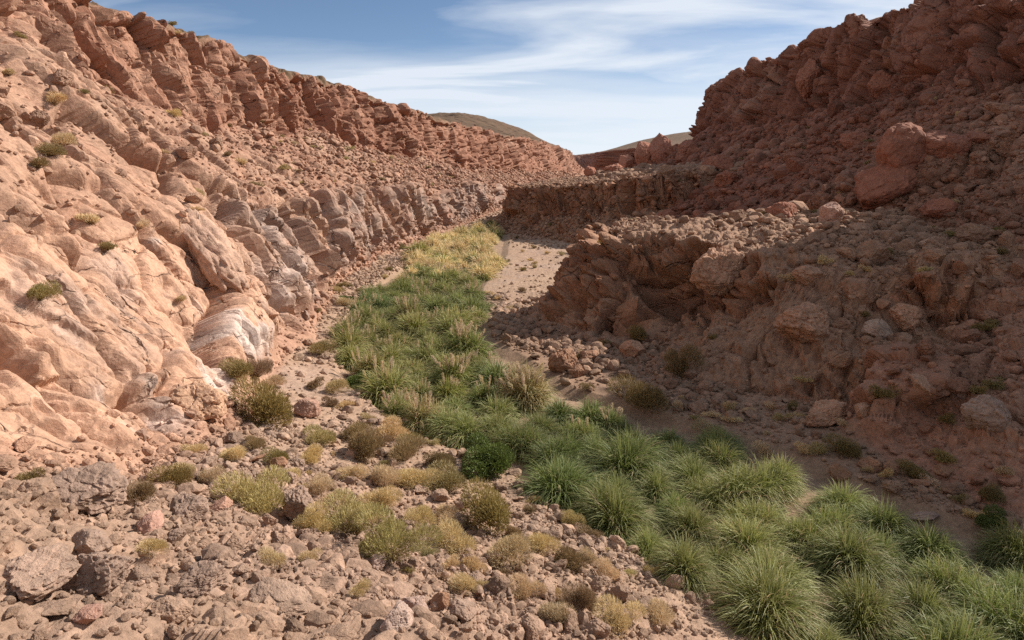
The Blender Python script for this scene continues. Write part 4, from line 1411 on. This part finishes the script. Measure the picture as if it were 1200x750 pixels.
def scatter_shrubs():
    zones = [
        (floor_m * (1 - bed) * sstep(30, 22, Y0) * sstep(-7, -4, X0 - 0) * sstep(9, 11, Y0) * sstep(-0.5, 0.5, g2) * sstep(-6, -3.5, X0 + 0.18 * (Y0 - 12)), 240, 0.28, 0.62, ['tan', 'tan', 'tan', 'tan', 'brown', 'sage']),
        (floor_m * (1 - bed) * sstep(22, 28, Y0) * sstep(120, 90, Y0), 90, 0.35, 0.9, ['tan', 'olive', 'brown', 'sage', 'tan']),
        (midL * sstep(180, 120, Y0), 170, 0.5, 1.2, ['olive', 'tan', 'tan', 'sage']),
        (talus * sstep(140, 110, Y0), 150, 0.4, 1.0, ['olive', 'olive', 'tan', 'sage']),
        (spur * (1 - steep) * sstep(170, 140, Y0), 70, 0.35, 0.8, ['tan', 'tan', 'olive']),
        (upperL * (1 - steep) * sstep(120, 80, Y0), 60, 0.5, 1.1, ['olive', 'tan']),
    ]
    L = []
    for w, n, lo, hi, kinds in zones:
        i = pick(w, n)
        i = i[visible(i, 0.5)]
        for k in i:
            L.append((k, random.uniform(lo, hi) * random.uniform(0.7, 1.1), random.choice(kinds)))
    return L


SL = sorted(scatter_shrubs(), key=lambda q: -q[1] / PFW[q[0]])
stk = [(s['px'], s['py'], s['w'] * 800 / s['d']) for s in ALLS]
rest_s = []
for i, w, kd in SL:
    x, y, ww = PXX[i], PXY[i], w * 800 / PFW[i]
    if any(abs(x - a) < 0.4 * (ww + b2) and abs(y - b) < 0.3 * (ww + b2) for a, b, b2 in stk):
        continue
    if len(ALLS) < 290:
        put_shrub(PT[i], w, kd)
        stk.append((x, y, ww))
print('counts: boulders', len(ALLB), 'tussocks', len(ALLT), 'shrubs', len(ALLS), 'rubble', len(rest))


# ------------------------------------------------------------------ labels that single each one out
def side(a, b):
    dx, dy = a['px'] - b['px'], a['py'] - b['py']
    if abs(dx) > 0.8 * abs(dy):
        return 'right of' if dx > 0 else 'left of'
    return 'below' if dy > 0 else 'above'


ORD = ['nearest', 'second nearest', 'third nearest', 'fourth nearest', 'fifth nearest', 'sixth nearest', 'seventh nearest', 'eighth nearest', 'ninth nearest', 'tenth nearest',
       'eleventh nearest', 'twelfth nearest']
# short names of landmarks by their label
MARK = [
    ('largest reddish boulder', 'the largest reddish boulder'), ('wedge-shaped boulder', 'the wedge-shaped sunlit boulder'), ('huge layered block', 'the huge layered block of the spur'),
    ('huge rounded block', 'the huge rounded block of the spur'), ('long flat-topped', 'the long flat-topped boulder'), ('large half-buried', 'the half-buried boulder'),
    ('round brown boulder', 'the round boulder at the spur foot'), ('lone square reddish', 'the lone square reddish block'), ('weathered boulder', 'the weathered boulder'),
    ('big dark brown overhanging', 'the dark overhanging rock'), ('dark pitted outcrop', 'the dark pitted outcrop block'), ('dark rugged block', 'the dark rugged block'),
    ('wide pale slab', 'the wide pale slab'), ('broad pale crusted', 'the broad crusted rock'), ('sharp upright rock', 'the sharp upright rock'), ('red block alone', 'the red block on the far spur'),
    ('tallest rounded tower', 'the tallest rock of the heap'), ('broad hump of rock', 'the broad hump of talus rock'), ('dark block detached', 'the dark block detached from the cliff'),
    ('long grey-brown slab', 'the long slab on the left wall'), ('round dark green leafy', 'the round dark green bush'), ('big olive-green shrub', 'the big olive shrub'),
    ('sage-green cushion', 'the sage-green cushion shrub'), ('broad dark olive', 'the broad dark olive shrub'), ('wide straggly bush', 'the wide straggly bush'),
    ('dark bush in the shade', 'the dark bush under the spur'), ('tall golden tussock', 'the tall golden plumed tussock'), ('dark green tussock topped', 'the pink-plumed tussock'),
    ('yellowish tussock', 'the yellowish plumed tussock'), ('wide green tussock with three', 'the tussock with three plumes'), ('broad tussock with two', 'the tussock with two plumes'),
    ('wide pale straw bush', 'the wide pale straw bush'), ('sprawling dark brown', 'the sprawling dark brown bush'), ('squat boulder in the row', 'the squat boulder above the tussocks'),
    ('smooth block leaning', 'the block leaning on the right cliff'), ('small dark bush in a bare gap', 'the small bush between tussocks'), ('pale lumpy rock', 'the pale lumpy rock'),
    ('green tussock with a bundle', 'the tussock with dry straw stalks'), ('green tussock with four', 'the tussock with four straw plumes'), ('largest cushion shrub', 'the largest cushion shrub'),
]
LM = []
for it in ALLB + ALLS + ALLT:
    if it['label']:
        for k, nm in MARK:
            if it['label'].startswith(k):
                LM.append(dict(px=it['px'], py=it['py'], nm=nm))


def describe(items, phrase):
    groups = {}
    for it in items:
        if it['label']:
            continue
        best = min(LM, key=lambda m: math.hypot(m['px'] - it['px'], m['py'] - it['py']))
        it['dd'] = math.hypot(best['px'] - it['px'], best['py'] - it['py'])
        groups.setdefault((phrase(it), side(it, best), best['nm']), []).append(it)
    for (ph, sd, nm), L in groups.items():
        L.sort(key=lambda q: q['dd'])
        for k, it in enumerate(L):
            lab = f'{ph} {sd} {nm}' if len(L) == 1 else f'{ORD[min(k, len(ORD) - 1)]} {ph} {sd} {nm}'
            it['o']['label'] = lab


BW = {'smooth': 'smooth boulder', 'angular': 'sharp-edged boulder', 'blocky': 'blocky boulder', 'rounded': 'rounded boulder', 'slab': 'flat slab-like boulder', 'layered': 'rough pitted boulder'}
describe(ALLB, lambda it: ('big ' if it['w'] > 1.2 else 'small ' if it['w'] < 0.5 else '') + BW[it['kind']])
describe(ALLS, lambda it: ('large ' if it['w'] > 1.1 else 'small ' if it['w'] < 0.55 else '') + SHRUB_WORD[it['kind']] + ' shrub')
describe(ALLT, lambda it: (('plumed ' if it['plumes'] else '') + ('golden straw tussock' if it['kind'] == 'golden' else
                                                               'yellow-green tussock' if it['o'].color[0] > 1.25 else 'green tussock')))
